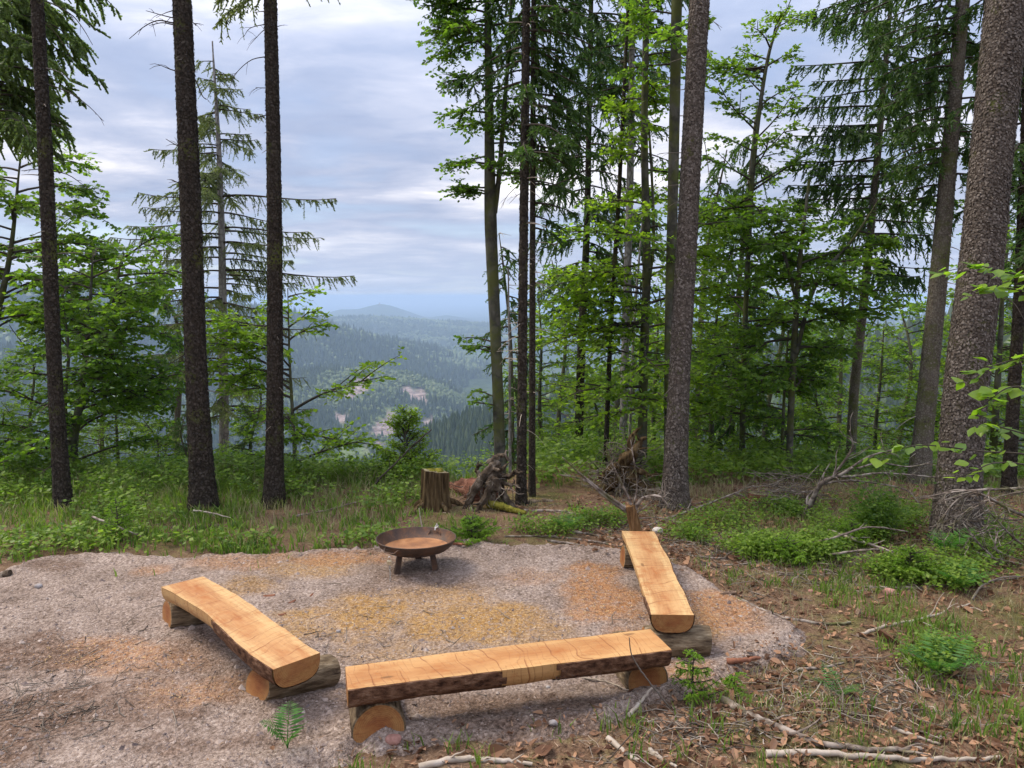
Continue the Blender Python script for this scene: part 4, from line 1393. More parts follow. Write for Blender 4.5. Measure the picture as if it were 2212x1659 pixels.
T = Tree('birch_tree', 'hanging grey-green birch foliage in the upper left corner', 'tree', [(-60, 1080), (-50, 700), (-30, 200), (-20, -120)], 9.5, [26, 22, 14, 9], BARK_PALE, 27, .8, None, .2, 12)
T.conifer(T.z(300), T.z(-120), 38, (.95, 1.25), [(.2, 2.9), (-1, 1.2)], droop=.6, tip=-.1, l2=.42, s2=.045, hang=.9, shl=.042, shw=.032, s3=.034, rise=.4)
T.done(LEAF_BIRCH)

T = Tree('beech_tree', 'slender young beech with airy light sprays right of the three dark trunks', 'tree', [(640, 1062), (636, 960), (630, 860), (625, 760), (622, 640)], 9.6, [11, 9, 7, 5, 2], BARK_BEECH, 28, .1, BEE, .1, 8)
T.broad(T.z(860), T.z(640), 10, (1.0, .35), None, rise=.5, droop=.25, subs=3, leaf=(0.064, 0.042), s2=.1, l2=.34, bare=.25)
T.broad(T.z(1010), T.z(850), 8, (1.15, 1.0), [(1.2, 1.9), (-1.9, -1.2), (2.5, 3.6)], rise=.3, droop=.3, leaf=(0.064, 0.042), s2=.08, l2=.36)
T.broad(T.z(800), T.z(700), 6, (1.1, .8), [(-1.9, -1.2), (-2.5, -1.4)], rise=.3, droop=.2, leaf=(0.064, 0.042), s2=.08, l2=.36)
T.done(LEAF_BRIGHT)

T = Tree('birch_sapling', 'light green birch sapling at the drop left of the mossy stump', 'tree', [(868, 1080), (872, 990), (878, 890)], 9.7, [5, 4, 1], BARK_BEECH, 29, .05, None, 0, 8)
T.broad(T.z(1085), T.z(890), 44, (.48, .1), None, rise=1.1, droop=.25, subs=3, leaf=(0.032, 0.022), s2=.035, l2=.2, sl=.024, tilt=.7, bare=.1)
T.done(LEAF_BRIGHT)

# --- centre
T = Tree('beech_tree', 'tall forked beech with tiered dark leaves at the right of the open view', 'tree', [(1082, 1040), (1072, 760), (1060, 480), (1056, 200), (1053, 0)], 9.3, [26, 24, 27, 17, 14], BARK_BEECH, 31, 2.5, BEE, .1, 14)
pth = T.fork([(1068, 460), (1078, 380), (1088, 250), (1100, 100), (1106, -40)], [13, 11, 10, 8, 7], BARK_BEECH, .02)
T.broad(T.z(440), T.z(-120), 26, (.5, .75), [(-2.0, -1.0), (-2.4, -.6), (1.0, 2.4), (2.6, 3.8)], rise=.12, droop=.2, leaf=(0.060, 0.040), s2=.06, l2=.28, subs=4, bare=.25)
for q in np.linspace(4, 23, 9).astype(int):
    broad_branch(T.mw, T.ml, pth[q], T.g.uniform(0, 6.28), T.g.uniform(.35, .6), T.g, rise=.1, droop=.2, leaf=(0.060, 0.040), s2=.06, l2=.26)
T.broad(T.z(90), T.z(-60), 10, (.75, .85), [(-2.1, -1.0)], rise=.15, droop=.25, leaf=(0.060, 0.040), s2=.06, l2=.3, bare=.2)
T.broad(T.z(770), T.z(730), 3, (.4, .35), [(-2.0, -1.2)], rise=.3, droop=.2, leaf=(0.060, 0.040), s2=.07, l2=.22, subs=2)
T.broad(T.z(885), T.z(850), 2, (.42, .4), [(-1.9, -1.3)], rise=.25, droop=.1, leaf=(0.060, 0.040), s2=.07, l2=.22, subs=2)
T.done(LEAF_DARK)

T = Tree('spruce_tree', 'straight spruce trunk just right of the root plate', 'tree', [(1126, 1080), (1129, 700), (1133, 350), (1137, 0)], 8.44, [22, 20, 18, 16], BARK_DARK, 32, 4, SPR, .3, 14)
T.flakes(2200, .03, FLAKE_D)
T.dead([[(1140, 560), (1160, 560), (1178, 585)], [(1120, 400), (1095, 425), (1083, 450)], [(1120, 420), (1100, 440)]], .006, TWIG)
T.stubs(30, .4, 5.5, (.06, .35), .005, TWIG_PALE)
T.conifer(T.z(330), T.z(-250), 42, (.75, .95), [(.5, 2.6), (.6, 3.3), (-1.2, 1.0)], droop=.45, tip=.1, l2=.32, s2=.05, hang=.9, shl=.06, shw=.017, s3=.035)
T.done(NEEDLE)
T = Tree('spruce_tree', 'thin spruce stem close beside the straight trunk right of the root plate', 'tree', [(1149, 1078), (1150, 700), (1151, 350), (1153, 0)], 8.7, [16, 14, 12, 11], BARK_DARK, 33, 4, SPR, .2, 10)
T.stubs(30, .4, 5.5, (.08, .35), .005, TWIG_PALE)
T.conifer(T.z(500), T.z(-200), 26, (.45, .8), [(.4, 2.4)], droop=.35, tip=.1, l2=.3, s2=.055, hang=.8, shl=.06, shw=.017, s3=.04)
T.done(NEEDLE)
T = Tree('spruce_tree', 'young drooping spruce peeping out left behind the forked beech', 'tree', [(1108, 1040), (1104, 760), (1090, 600), (1080, 520)], 10.8, [9, 7, 5, 2], BARK_GREY, 34, .1, None, .1, 8)
T.conifer(T.z(1000), T.z(530), 34, (.62, .2), None, droop=.5, tip=.2, l2=.3, s2=.06, hang=.9, shl=.065, shw=.018, s3=.04)
T.stubs(14, -.2, 4, (.1, .3), .004, TWIG_PALE)
T.done(NEEDLE)
T = Tree('spruce_tree', 'pale dead spruce pole standing behind the root plate', 'tree', [(1102, 1050), (1101, 800), (1098, 600)], 9.6, [7, 5, 3], BARK_PALE, 35, .1, None, .1, 8)
T.stubs(16, .0, 3, (.06, .2), .004, TWIG_PALE)
T.done(None)
T = Tree('spruce_tree', 'tall dense spruce with hanging boughs in the centre of the right wood', 'tree', [(1248, 1020), (1256, 750), (1268, 480), (1275, 100)], 12.6, [20, 18, 14, 10], BARK_DARK, 36, 4, None, .1, 12)
T.conifer(T.z(650), T.z(-200), 70, (1.15, 1.2), None, droop=.5, tip=.2, l2=.42, s2=.06, hang=1.1, shl=.075, shw=.021, s3=.045)
T.stubs(10, -1, 2.5)
T.done(NEEDLE)
T = Tree('spruce_tree', 'thin leaning dark pole crossing the wood left of the pale grey trunk', 'tree', [(1308, 1000), (1320, 700), (1338, 400), (1356, 30)], 10.2, [11, 10, 9, 7], BARK_DARK, 37, 3, None, .1, 8)
T.stubs(36, .2, 6, (.08, .4), .004, TWIG)
T.done(None)
T = Tree('spruce_tree', 'pale grey spruce trunk behind the upturned brush heap', 'tree', [(1345, 1010), (1352, 700), (1361, 400), (1366, 60)], 12, [18, 17, 15, 12], BARK_PALE, 38, 3, None, .1, 12)
T.stubs(20, -.5, 6, (.1, .5), .006, TWIG)
T.conifer(T.z(330), T.z(-150), 30, (.9, 1.1), None, droop=.4, tip=.15, l2=.4, s2=.07, hang=.9, shl=.075, shw=.02, s3=.05)
T.done(NEEDLE)
T = Tree('spruce_tree', 'very thin pale pole right beside the pale grey spruce trunk', 'tree', [(1358, 1000), (1370, 700), (1386, 500)], 11.4, [7, 6, 4], BARK_PALE, 39, 1, None, .1, 8)
T.stubs(12, -.2, 4, (.1, .3), .004, TWIG)
T.done(None)
T = Tree('beech_tree', 'dark smooth beech with glowing yellow-green tiers left of the big scaly trunk', 'tree', [(1386, 1050), (1390, 800), (1397, 560), (1392, 300), (1396, 20)], 10, [22, 20, 18, 15, 13], BARK_BEECH, 40, 2.5, BEE, .1, 12)
T.fork([(1398, 640), (1412, 520), (1408, 380), (1402, 280)], [7, 6, 5], BARK_BEECH)
T.broad(T.z(900), T.z(420), 26, (1.25, 1.0), [(-2.6, -.6), (.6, 1.8), (2.2, 4)], rise=.12, droop=.2, leaf=(0.067, 0.043), s2=.08, l2=.4, bare=.2)
T.broad(T.z(420), T.z(-60), 18, (.7, .55), None, rise=.15, droop=.2, leaf=(0.067, 0.043), s2=.07, l2=.3, bare=.2)
T.broad(T.z(720), T.z(600), 5, (1.5, 1.3), [(-2.0, -1.2)], rise=.1, droop=.15, leaf=(0.067, 0.043), s2=.08, l2=.4, bare=.2)
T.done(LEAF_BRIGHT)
T = Tree('beech_tree', 'smooth grey trunk half hidden at the left of the big scaly spruce', 'tree', [(1444, 1040), (1446, 700), (1454, 400), (1462, 0)], 9.4, [20, 20, 22, 22], BARK_BEECH, 41, 3, BEE, .1, 14)
T.stubs(10, .2, 5, (.1, .35), .006, TWIG_PALE)
T.broad(T.z(150), T.z(-80), 8, (.6, .7), [(-2.2, -.8), (2.4, 3.6)], rise=.2, droop=.2, leaf=(0.067, 0.043), s2=.08, l2=.3)
T.done(LEAF_BEECH)
T = Tree('spruce_tree', 'big scaly grey-brown spruce trunk behind the right bench', 'tree', [(1458, 1092), (1460, 994), (1468, 804), (1481, 570), (1491, 380), (1511, 0)], 8.19, [56, 50, 44, 43, 41, 40], BARK_BIG, 42, 4, SPR, .32, 24, .03, 90)
T.flakes(15000, .023, FLAKE, 6)
T.dead([[(1530, 40), (1560, 60)], [(1455, 400), (1435, 405)], [(1450, 330), (1430, 331)], [(1520, 300), (1536, 420), (1540, 470)]], .006, TWIG)
T.stubs(18, .5, 6, (.03, .18), .006, TWIG)
T.done(None)

# --- right
T = Tree('beech_tree', 'tall thin beech with a loose bright top right of the big scaly trunk', 'tree', [(1602, 1062), (1606, 800), (1614, 600), (1628, 350), (1660, 120), (1700, 20)], 11, [13, 12, 11, 10, 7, 2], BARK_BEECH, 43, .2, BEE, .1, 10)
T.broad(T.z(960), T.z(430), 30, (1.0, .8), None, rise=.2, droop=.25, leaf=(0.068, 0.045), s2=.075, l2=.38, bare=.2)
T.broad(T.z(430), T.z(30), 20, (.95, .35), None, rise=.7, droop=.15, leaf=(0.068, 0.045), s2=.09, l2=.32, subs=3, bare=.2)
T.broad(T.z(160), T.z(140), 3, (1.0, .9), [(-1.9, -1.3)], rise=.1, droop=-.05, leaf=(0.068, 0.045), s2=.09, l2=.26, subs=3)
T.done(LEAF_MAPLE)
T = Tree('spruce_tree', 'soft weeping spruce behind the loose-topped thin beech', 'tree', [(1578, 1020), (1590, 700), (1628, 300), (1632, 260)], 13.2, [12, 11, 6, 3], BARK_GREY, 44, .3, None, .1, 10)
T.conifer(T.z(960), T.z(280), 52, (1.15, .35), None, droop=.55, tip=.25, l2=.45, s2=.065, hang=1.3, shl=.08, shw=.021, s3=.05)
T.done(NEEDLE)
T = Tree('beech_tree', 'wide dark beech with crooked limbs spreading flat tiers in the right wood', 'tree', [(1704, 1058), (1708, 900), (1718, 700), (1728, 560), (1742, 440)], 10, [15, 14, 13, 10, 6], BARK_BEECH, 45, .3, BEE, .1, 10)
pth = T.fork([(1712, 800), (1760, 620), (1840, 520), (1900, 430)], [9, 8, 6, 3], BARK_BEECH, -.05)
pth2 = T.fork([(1718, 640), (1690, 540), (1650, 470), (1620, 430)], [8, 6, 4, 2], BARK_BEECH, .05)
T.broad(T.z(860), T.z(450), 22, (1.15, .8), None, rise=.15, droop=.2, leaf=(0.068, 0.045), s2=.07, l2=.4, bare=.2)
for pp in (pth, pth2):
    for q in np.linspace(6, 23, 7).astype(int):
        broad_branch(T.mw, T.ml, pp[q], T.g.uniform(0, 6.28), T.g.uniform(.5, .95), T.g, rise=.12, droop=.2, leaf=(0.068, 0.045), s2=.075, l2=.36, bare=.15)
T.done(LEAF_BEECH)
T = Tree('beech_tree', 'very thin dark sapling stem just left of the wide crooked beech', 'tree', [(1688, 1056), (1692, 900), (1700, 760)], 10.6, [8, 7, 4], BARK_BEECH, 46, .3, BEE, .1, 8)
T.broad(T.z(960), T.z(740), 9, (.8, .5), None, rise=.2, droop=.2, leaf=(0.068, 0.045), s2=.08, l2=.34)
T.done(LEAF_DARK)
T = Tree('spruce_tree', 'mid-sized spruce trunk with dark level boughs and hanging twigs, right wood', 'tree', [(1834, 1064), (1845, 850), (1866, 650), (1890, 400), (1912, 150), (1925, 0)], 11, [22, 20, 18, 15, 11, 8], BARK_GREY, 47, 3, None, .1, 14)
T.conifer(T.z(600), T.z(-100), 52, (1.0, 1.05), None, droop=.28, tip=.22, l2=.42, s2=.055, hang=1.2, shl=.075, shw=.02, s3=.045)
T.conifer(T.z(460), T.z(130), 9, (1.35, 1.3), [(-1.9, -1.2)], droop=.12, tip=.1, l2=.36, s2=.055, hang=1.1, shl=.07, shw=.02, s3=.045)
T.stubs(14, .0, 3)
T.done(NEEDLE)
T = Tree('spruce_tree', 'straight grey spruce trunk left of the huge near trunk', 'tree', [(1984, 1045), (2008, 800), (2032, 550), (2058, 250), (2080, 0)], 9.18, [42, 38, 35, 30, 26], BARK_GREY, 48, 4, SPR, .3, 18)
T.flakes(1800, .022, FLAKE, 6)
T.dead([[(2040, 470), (2060, 472)], [(2020, 640), (2036, 655)], [(2070, 280), (2098, 268)], [(2000, 870), (1985, 900)]], .006, TWIG_PALE)
T.stubs(16, .3, 6, (.05, .3), .006, TWIG_PALE)
T.conifer(T.z(430), T.z(-200), 46, (.75, 1.3), [(-2.4, -.6), (.2, 2.4), (-2, -1)], droop=.35, tip=.05, l2=.36, s2=.05, hang=1.1, shl=.065, shw=.018, s3=.04, rise=.05)
T.done(NEEDLE)
T = Tree('spruce_tree', 'huge near spruce trunk with flaky scaled bark at the right edge', 'tree', [(2064, 1186), (2074, 994), (2090, 804), (2119, 571), (2137, 380), (2176, 0)], 6.78, [104, 86, 86, 83, 79, 80], BARK_BIG, 49, 3.5, SPR, .12, 30, .03, 110)
T.flakes(26000, .02, FLAKE, 6)
T.dead([[(2170, 330), (2195, 320), (2212, 325)], [(2166, 560), (2200, 575)], [(2170, 420), (2212, 400)], [(2160, 640), (2190, 655), (2212, 690)]], .006, TWIG)
T.stubs(10, 2, 6, (.03, .12), .006, TWIG)
T.done(None)
T = Tree('spruce_tree', 'slim brown spruce trunk half cut off by the right edge', 'tree', [(2178, 1074), (2190, 850), (2202, 650), (2216, 300), (2226, 0)], 8.64, [27, 25, 23, 20, 18], BARK_DARK, 50, 3, SPR, .25, 14)
T.flakes(1500, .03, FLAKE_D, 6)
T.stubs(20, .4, 6, (.1, .4), .006, TWIG)
T.conifer(T.z(560), T.z(-100), 34, (.8, 1.0), None, droop=.4, tip=.1, l2=.36, s2=.06, hang=1.0, shl=.07, shw=.018, s3=.045)
T.done(NEEDLE)

# background trees on the falling slope: a few kinds, each copied with its parts
def proto(name, kind, seed, H, leafm):
    g = np.random.default_rng(seed)
    path = catmull([(0, 0, -.5), (g.normal(0, .1), g.normal(0, .1), H * .4), (g.normal(0, .2), g.normal(0, .2), H * .75), (g.normal(0, .25), g.normal(0, .25), H)], 30)
    t_ = thing(name, 'x', 'tree')
    mb = MB()
    tube(mb, path, np.linspace(.085 if kind == 'b' else .11, .012, 30), 9)
    mb.build('trunk', BARK_BEECH if kind == 'b' else BARK_GREY, t_)
    mw, ml = MB(), MB()
    if kind == 'b':
        for i_ in range(38):
            f = (i_ + g.uniform(0, 1)) / 38
            z_ = H * (.16 + .8 * f)
            broad_branch(mw, ml, at_z(path, np.array([z_]))[0], g.uniform(0, 6.28), (1.55 - .95 * f) * g.uniform(.6, 1.2), g, rise=.18 + .3 * f, droop=.22, leaf=(0.091, 0.059), s2=.105, l2=.42, sl=.07, bare=.18, subs=4)
    else:
        for i_ in range(64):
            f = (i_ + g.uniform(0, 1)) / 64
            z_ = H * (.12 + .86 * f)
            conifer_branch(mw, ml, at_z(path, np.array([z_]))[0], g.uniform(0, 6.28), (1.45 - 1.2 * f) * g.uniform(.7, 1.15), g, droop=.4, tip=.22, l2=.45, s2=.085, hang=.9, shl=.095, shw=.026, s3=.06)
    mw.build('limbs', LIMB, t_)['kind'] = 'stuff'
    ml.build('crown', leafm, t_)
    return t_


PB = [proto('beech_tree', 'b', 61, 7.5, LEAF_BEECH), proto('beech_tree', 'b', 62, 6.5, LEAF_MAPLE), proto('beech_tree', 'b', 63, 5.5, LEAF_BRIGHT)]
PS = [proto('spruce_tree', 's', 64, 8.0, NEEDLE), proto('spruce_tree', 's', 65, 7.0, NEEDLE)]
used = set()
BG = [
    # proto, px, depth, top py, label
    (PB[1], 1178, 12.5, 640, 'low bushy beech behind the two spruce stems beside the root plate'),
    (PB[0], 1215, 17, 560, 'beech down the slope filling the gap right of the two spruce stems'),
    (PB[2], 1300, 12.8, 800, 'short bright beech low behind the thin leaning pole'),
    (PB[0], 1330, 19, 420, 'far beech seen between the leaning pole and the pale grey trunk'),
    (PB[1], 1425, 13.5, 640, 'beech sapling between the dark smooth beech and the big scaly trunk'),
    (PB[1], 1535, 12.5, 600, 'bushy beech just right of the big scaly trunk'),
    (PS[0], 1510, 19, 330, 'far spruce peeping out right of the big scaly trunk'),
    (PB[0], 1655, 15, 520, 'beech behind the very thin sapling stem'),
    (PB[2], 1780, 12.5, 770, 'light low beech in front of the mid-sized spruce'),
    (PB[0], 1800, 18, 560, 'far beech between the crooked beech and the mid-sized spruce'),
    (PB[1], 1905, 13, 700, 'bushy beech right of the mid-sized spruce trunk'),
    (PB[0], 1950, 17, 620, 'far beech left behind the straight grey spruce trunk'),
    (PB[2], 2045, 12.5, 690, 'bright beech between the straight grey trunk and the huge near trunk'),
    (PB[1], 2150, 12, 480, 'beech crown showing right of the huge near trunk'),
    (PB[0], 2240, 14, 520, 'beech beyond the right edge trunk, leaves reaching into the corner'),
    (PS[1], 2110, 19, 330, 'far spruce behind the huge near trunk'),
    (PB[2], 1400, 22, 640, 'distant light beech low behind the dark smooth beech'),
    (PB[0], 1590, 24, 600, 'distant beech down the slope behind the loose-topped beech'),
    (PB[1], 1730, 23, 640, 'distant beech down the slope behind the wide crooked beech'),
    (PB[0], 1860, 26, 640, 'distant beech down the slope behind the mid-sized spruce'),
    (PB[1], 2010, 24, 640, 'distant beech down the slope behind the straight grey trunk'),
    (PB[0], 1130, 20, 740, 'distant small beech right of the forked beech stem'),
    (PB[0], 60, 13, 700, 'dense beech low at the left edge behind the maple'),
    (PB[1], 250, 12.5, 800, 'beech bush between the leftmost and the middle dark trunk'),
    (PB[2], 320, 14.5, 900, 'pale low beech left of the middle dark trunk'),
    (PB[2], 545, 11.5, 790, 'light beech sprays between middle and right dark trunks'),
    (PS[1], 405, 12.5, 880, 'small dark fir directly left behind the middle dark trunk'),
    (PS[0], 375, 16.5, 560, 'dense conifer behind the middle dark trunk, left of the larch'),
    (PS[1], 525, 11.3, 1000, 'tiny dark fir in the grass between the middle and right dark trunks'),
    (PB[2], 160, 11.2, 960, 'low leafy beech bush at the foot of the spreading left beech'),
    (PB[0], 215, 15, 640, 'mid-green beech between the spreading beech and the larch'),
    (PB[2], 20, 10.8, 900, 'bright low beech bush at the left edge'),
    (PB[1], 700, 13, 985, 'pale bush at the drop right of the slender young beech'),
]
for pr, px, Yd, top, lab in BG:
    o = pr if pr.name not in used else copy_tree(pr)
    used.add(pr.name)
    x = P(px, 900, Yd)[0]
    z0 = float(near_z(x, Yd))
    H0 = {PB[0].name: 7.5, PB[1].name: 6.5, PB[2].name: 5.5, PS[0].name: 8.0, PS[1].name: 7.0}[pr.name]
    ztop = P(px, top, Yd)[2]
    sc = max(.2, (ztop - z0) / H0)
    o.location = (float(x), float(Yd), z0)
    o.rotation_euler = (0, 0, (px * 1.7) % 6.28)
    sxy = min(1.35, max(.45, sc ** .6)) if sc > .6 else sc * 1.15
    o.scale = (sxy, sxy, sc)
    tag(o, lab, 'tree', 'smaller trees on the slope behind the clearing')

# ------------------------------------------------------------------ stumps, root plates, dead wood
ROT_RED = plainmat('rotten_wood', [(0.3, (0.06, 0.025, 0.016)), (0.5, (0.16, 0.07, 0.045)), (0.7, (0.28, 0.15, 0.1))], 9, 0.95, 0.1, 1.0, 0.02, (1, 1, 3))
ROOT_GREY = plainmat('weathered_root', [(0.3, (0.018, 0.012, 0.008)), (0.5, (0.075, 0.055, 0.038)), (0.68, (0.21, 0.17, 0.13))], 11, 0.95, 0.1, 1.0, 0.02)
STUMP_SIDE = plainmat('stump_side', [(0.32, (0.025, 0.015, 0.007)), (0.5, (0.085, 0.055, 0.026)), (0.68, (0.18, 0.13, 0.065))], 6, 0.95, 0.1, 1.0, 0.02, (5, 5, 0.6))
MOSS = plainmat('moss', [(0.3, (0.07, 0.06, 0.012)), (0.5, (0.16, 0.15, 0.025)), (0.7, (0.27, 0.23, 0.05))], 28, 1.0, 0.05, 1.0, 0.02)
STUMP_TOP = plainmat('stump_top', [(0.3, (0.06, 0.05, 0.03)), (0.5, (0.16, 0.13, 0.075)), (0.7, (0.26, 0.22, 0.14))], 14, 0.95, 0.1, 0.8, 0.01)


def stump(label, px, py, wpx, hpx, seed, mats, moss=True, roots=6, slope=.12):
    g = np.random.default_rng(seed)
    c = G(px, py)
    r = wpx * S / FPX * c[1] / 2
    h = hpx * S / FPX * c[1] * 1.03
    c[1] += r
    z0 = float(near_z(c[0], c[1]))
    t_ = thing('tree_stump', label, 'stump', (c[0], c[1], z0))
    k, n = 72, 14
    a = np.linspace(0, 2 * np.pi, k, endpoint=False)
    f = np.linspace(0, 1, n)
    rib = 1 + .13 * fbm(np.cos(a) * 5, np.sin(a) * 5, seed, 3) + .06 * np.cos(a * roots + 1)
    rr = r * rib[None] * (1 + .45 * np.exp(-f * 4))[:, None] * (1 + .06 * fbm(f[:, None] * 2 + 0 * a, a[None] * 2.5 + 0 * f[:, None], seed + 1, 3))
    topz = h * (1 + slope * np.cos(a + 2.4) * .5)
    V = np.stack([c[0] + rr * np.cos(a), c[1] + rr * np.sin(a), z0 - .08 + (f[:, None] * (topz + .08)[None])], -1)
    i_, j_ = np.meshgrid(np.arange(n - 1), np.arange(k), indexing='ij')
    F = np.stack([i_ * k + j_, i_ * k + (j_ + 1) % k, (i_ + 1) * k + (j_ + 1) % k, (i_ + 1) * k + j_], -1).reshape(-1, 4)
    mb = MB()
    mb.add(V, F)
    side = mb.build('stump_side', mats[0], t_)
    mb = MB()
    rings = []
    for q, sc_ in enumerate((1.0, .8, .5, .2)):
        v = V[-1].copy()
        cen = v.mean(0)
        v = cen + (v - cen) * sc_
        v[:, 2] += .012 * fbm(v[:, 0] * 20, v[:, 1] * 20, seed + 4, 3) * (q > 0)
        rings.append(v)
    Vt = np.concatenate(rings + [V[-1].mean(0)[None]])
    i_, j_ = np.meshgrid(np.arange(3), np.arange(k), indexing='ij')
    F = np.stack([i_ * k + j_, i_ * k + (j_ + 1) % k, (i_ + 1) * k + (j_ + 1) % k, (i_ + 1) * k + j_], -1).reshape(-1, 4)
    mb.add(Vt, F)
    idx = np.arange(k)
    mb.F.append((np.stack([3 * k + idx, 3 * k + (idx + 1) % k, np.full(k, 4 * k)], -1), 0, True))
    top = mb.build('sawn_top', mats[1], t_)
    if moss:
        for mx, my, mr in ((-.35, .1, .5), (.25, .25, .42), (-.2, -.45, .33), (.4, -.35, .22)):
            mb = MB()
            kk = 22
            aa = np.linspace(0, 2 * np.pi, kk, endpoint=False)
            rad = mr * r * (1 + .35 * fbm(np.cos(aa) * 2 + mx * 9, np.sin(aa) * 2, seed + 8, 3))
            cen = np.array([c[0] + mx * r, c[1] + my * r, z0 + h])
            vs = [np.stack([cen[0] + rad * s_ * np.cos(aa), cen[1] + rad * s_ * .8 * np.sin(aa), cen[2] - .012 + zz_ + .008 * fbm(np.cos(aa) * 7 * s_, np.sin(aa) * 7, 3, 2)], -1) for s_, zz_ in ((1, 0), (.85, .02), (.5, .032), (.15, .034))]
            i_, j_ = np.meshgrid(np.arange(3), np.arange(kk), indexing='ij')
            F = np.stack([i_ * kk + j_, i_ * kk + (j_ + 1) % kk, (i_ + 1) * kk + (j_ + 1) % kk, (i_ + 1) * kk + j_], -1).reshape(-1, 4)
            mb.add(np.concatenate(vs), F)
            mb.build('moss_cushion', MOSS, top)
    for q in range(roots):
        az = q / roots * 6.28 + g.uniform(-.3, .3)
        d_ = np.array([math.cos(az), math.sin(az), 0])
        L_ = r * g.uniform(1.0, 2.0)
        pts = [np.array([c[0], c[1], z0 + h * .22]) + d_ * r * .75, np.array([c[0], c[1], z0 + .05]) + d_ * (r + L_ * .4), np.array([c[0], c[1], z0 - .06]) + d_ * (r + L_)]
        mb = MB()
        tube(mb, catmull(pts, 10), np.linspace(r * .28, r * .1, 10), 9, lump=lumps(10, 9, .15, seed + q))
        mb.build('root', mats[0], t_)
    return t_


stump('mossy old tree stump with yellow moss on its top, behind the fire bowl', 938, 1104, 58, 84, 5, [STUMP_SIDE, STUMP_TOP])
stump('low pale-topped stump among brush between the big scaly trunk and dead limb', 1645, 1098, 44, 26, 6, [ROT_RED, STUMP_TOP], False, 5)


def wander(g, p, d, L, n=12, wig=.35, grav=0.0):
    pts = [np.array(p, float)]
    d = unit(np.array(d, float))
    for _ in range(n - 1):
        d = unit(d + g.normal(0, wig, 3) * .5 + np.array([0, 0, grav]))
        pts.append(pts[-1] + d * L / (n - 1))
    return catmull(pts, n * 2)


def root_plate(label, px, py, Y, w, h, seed, nthick, nthin, mat, thinmat, facing):
    g = np.random.default_rng(seed)
    c = P(px, py, Y)
    z0 = float(near_z(c[0], Y))
    t_ = thing('root_plate', label, 'uprooted stump', (c[0], Y, z0))
    cz = z0 + h * .45
    # the thick core of the upturned stump
    mb = MB()
    pa = catmull([(c[0] - w * .1, Y + .35, cz - .1), (c[0], Y, cz), (c[0] + w * .05, Y - .18, cz + .02)], 14)
    tube(mb, pa, np.linspace(w * .12, w * .13, 14), 18, lump=lumps(14, 18, .45, seed, 1.2, 1.4))
    mb.build('stump_core', mat, t_)
    lines = nthick if isinstance(nthick, list) else [None] * nthick
    nt_ = len(lines)
    for q, ln in enumerate(lines):
        if ln is None:
            az = q / nt_ * 6.28 + g.uniform(-.3, .3)
            d_ = np.array([math.cos(az), -.35 + g.normal(0, .3), math.sin(az)])
            L_ = g.uniform(.45, .75) * (w if abs(math.cos(az)) > .6 else h)
            p0 = np.array([c[0], Y - .08, cz]) + d_ * w * .12
            pth = wander(g, p0, d_, L_, 8, .5)
            R_ = np.linspace(w * .12, w * .02, len(pth)) * g.uniform(.7, 1.25)
        else:
            pth = catmull([P(a_, b_, Y + dy) for a_, b_, dy in ln[0]], 18)
            pth[1:-1] += g.normal(0, .006, (16, 3))
            d_, L_ = unit(pth[-1] - pth[0]), np.linalg.norm(pth[-1] - pth[0])
            R_ = np.linspace(ln[1], ln[2], 18)
        pth[:, 2] = np.maximum(pth[:, 2], z0 - .03)
        k = len(pth)
        mb = MB()
        tube(mb, pth, R_, 18, lump=lumps(k, 18, .5, seed + q, .22, 2.6))
        for _ in range(3):
            b_ = pth[g.integers(k // 2, k - 2)]
            sp_ = wander(g, b_, d_ + g.normal(0, .7, 3), L_ * .35, 6, .6)
            sp_[:, 2] = np.maximum(sp_[:, 2], z0 - .02)
            tube(mb, sp_, np.linspace(w * .03, w * .006, len(sp_)), 6)
        mb.build('root', mat, t_)
    mb = MB()
    for q in range(nthin):
        az = g.uniform(0, 6.28)
        d_ = np.array([math.cos(az), g.normal(-.3, .4), math.sin(az) + .1])
        p0 = np.array([c[0] + g.normal(0, w * .2), Y + g.normal(-.05, .08), cz + g.normal(0, h * .2)])
        pth = wander(g, p0, d_, g.uniform(.12, .4), 6, .7, -.12)
        pth[:, 2] = np.maximum(pth[:, 2], z0)
        tube(mb, pth, np.linspace(.006, .0018, len(pth)), 4, cap=False)
    if nthin:
        mb.build('fine_roots', thinmat, t_)['kind'] = 'stuff'
    return t_, c, z0


t_, c, z0 = root_plate('gnarled grey uprooted root plate with hollow arches beside the mossy stump', 1062, 1080, 8.35, .62, .58, 71, [
    ([(1076, 998, 0), (1055, 1020, -.08), (1030, 1050, -.12), (1012, 1085, -.15), (1006, 1108, -.15)], 0.050, 0.035),
    ([(1070, 1005, 0), (1060, 1040, -.12), (1052, 1070, -.2), (1030, 1100, -.22)], 0.046, 0.032),
    ([(1074, 1015, 0), (1078, 1050, -.05), (1095, 1080, -.08), (1112, 1102, -.1)], 0.046, 0.035),
    ([(1068, 1030, -.05), (1066, 1065, -.15), (1064, 1105, -.18)], 0.033, 0.025),
    ([(1056, 1000, 0), (1072, 988, -.03), (1088, 984, -.05), (1098, 996, -.08)], 0.033, 0.014),
    ([(1080, 1030, -.05), (1098, 1030, -.12), (1112, 1022, -.15), (1128, 1020, -.18)], 0.033, 0.010),
    ([(1078, 1042, -.08), (1100, 1046, -.15), (1120, 1048, -.2)], 0.026, 0.008),
    ([(1040, 1030, 0), (1030, 1015, .05), (1040, 1000, .05)], 0.026, 0.014),
    ([(1010, 1090, -.15), (1020, 1104, -.28), (1036, 1108, -.35)], 0.030, 0.014),
    ([(1064, 1012, -.05), (1082, 1016, -.2), (1092, 1006, -.28)], 0.023, 0.008)], 40, ROOT_GREY, TWIG, -1)
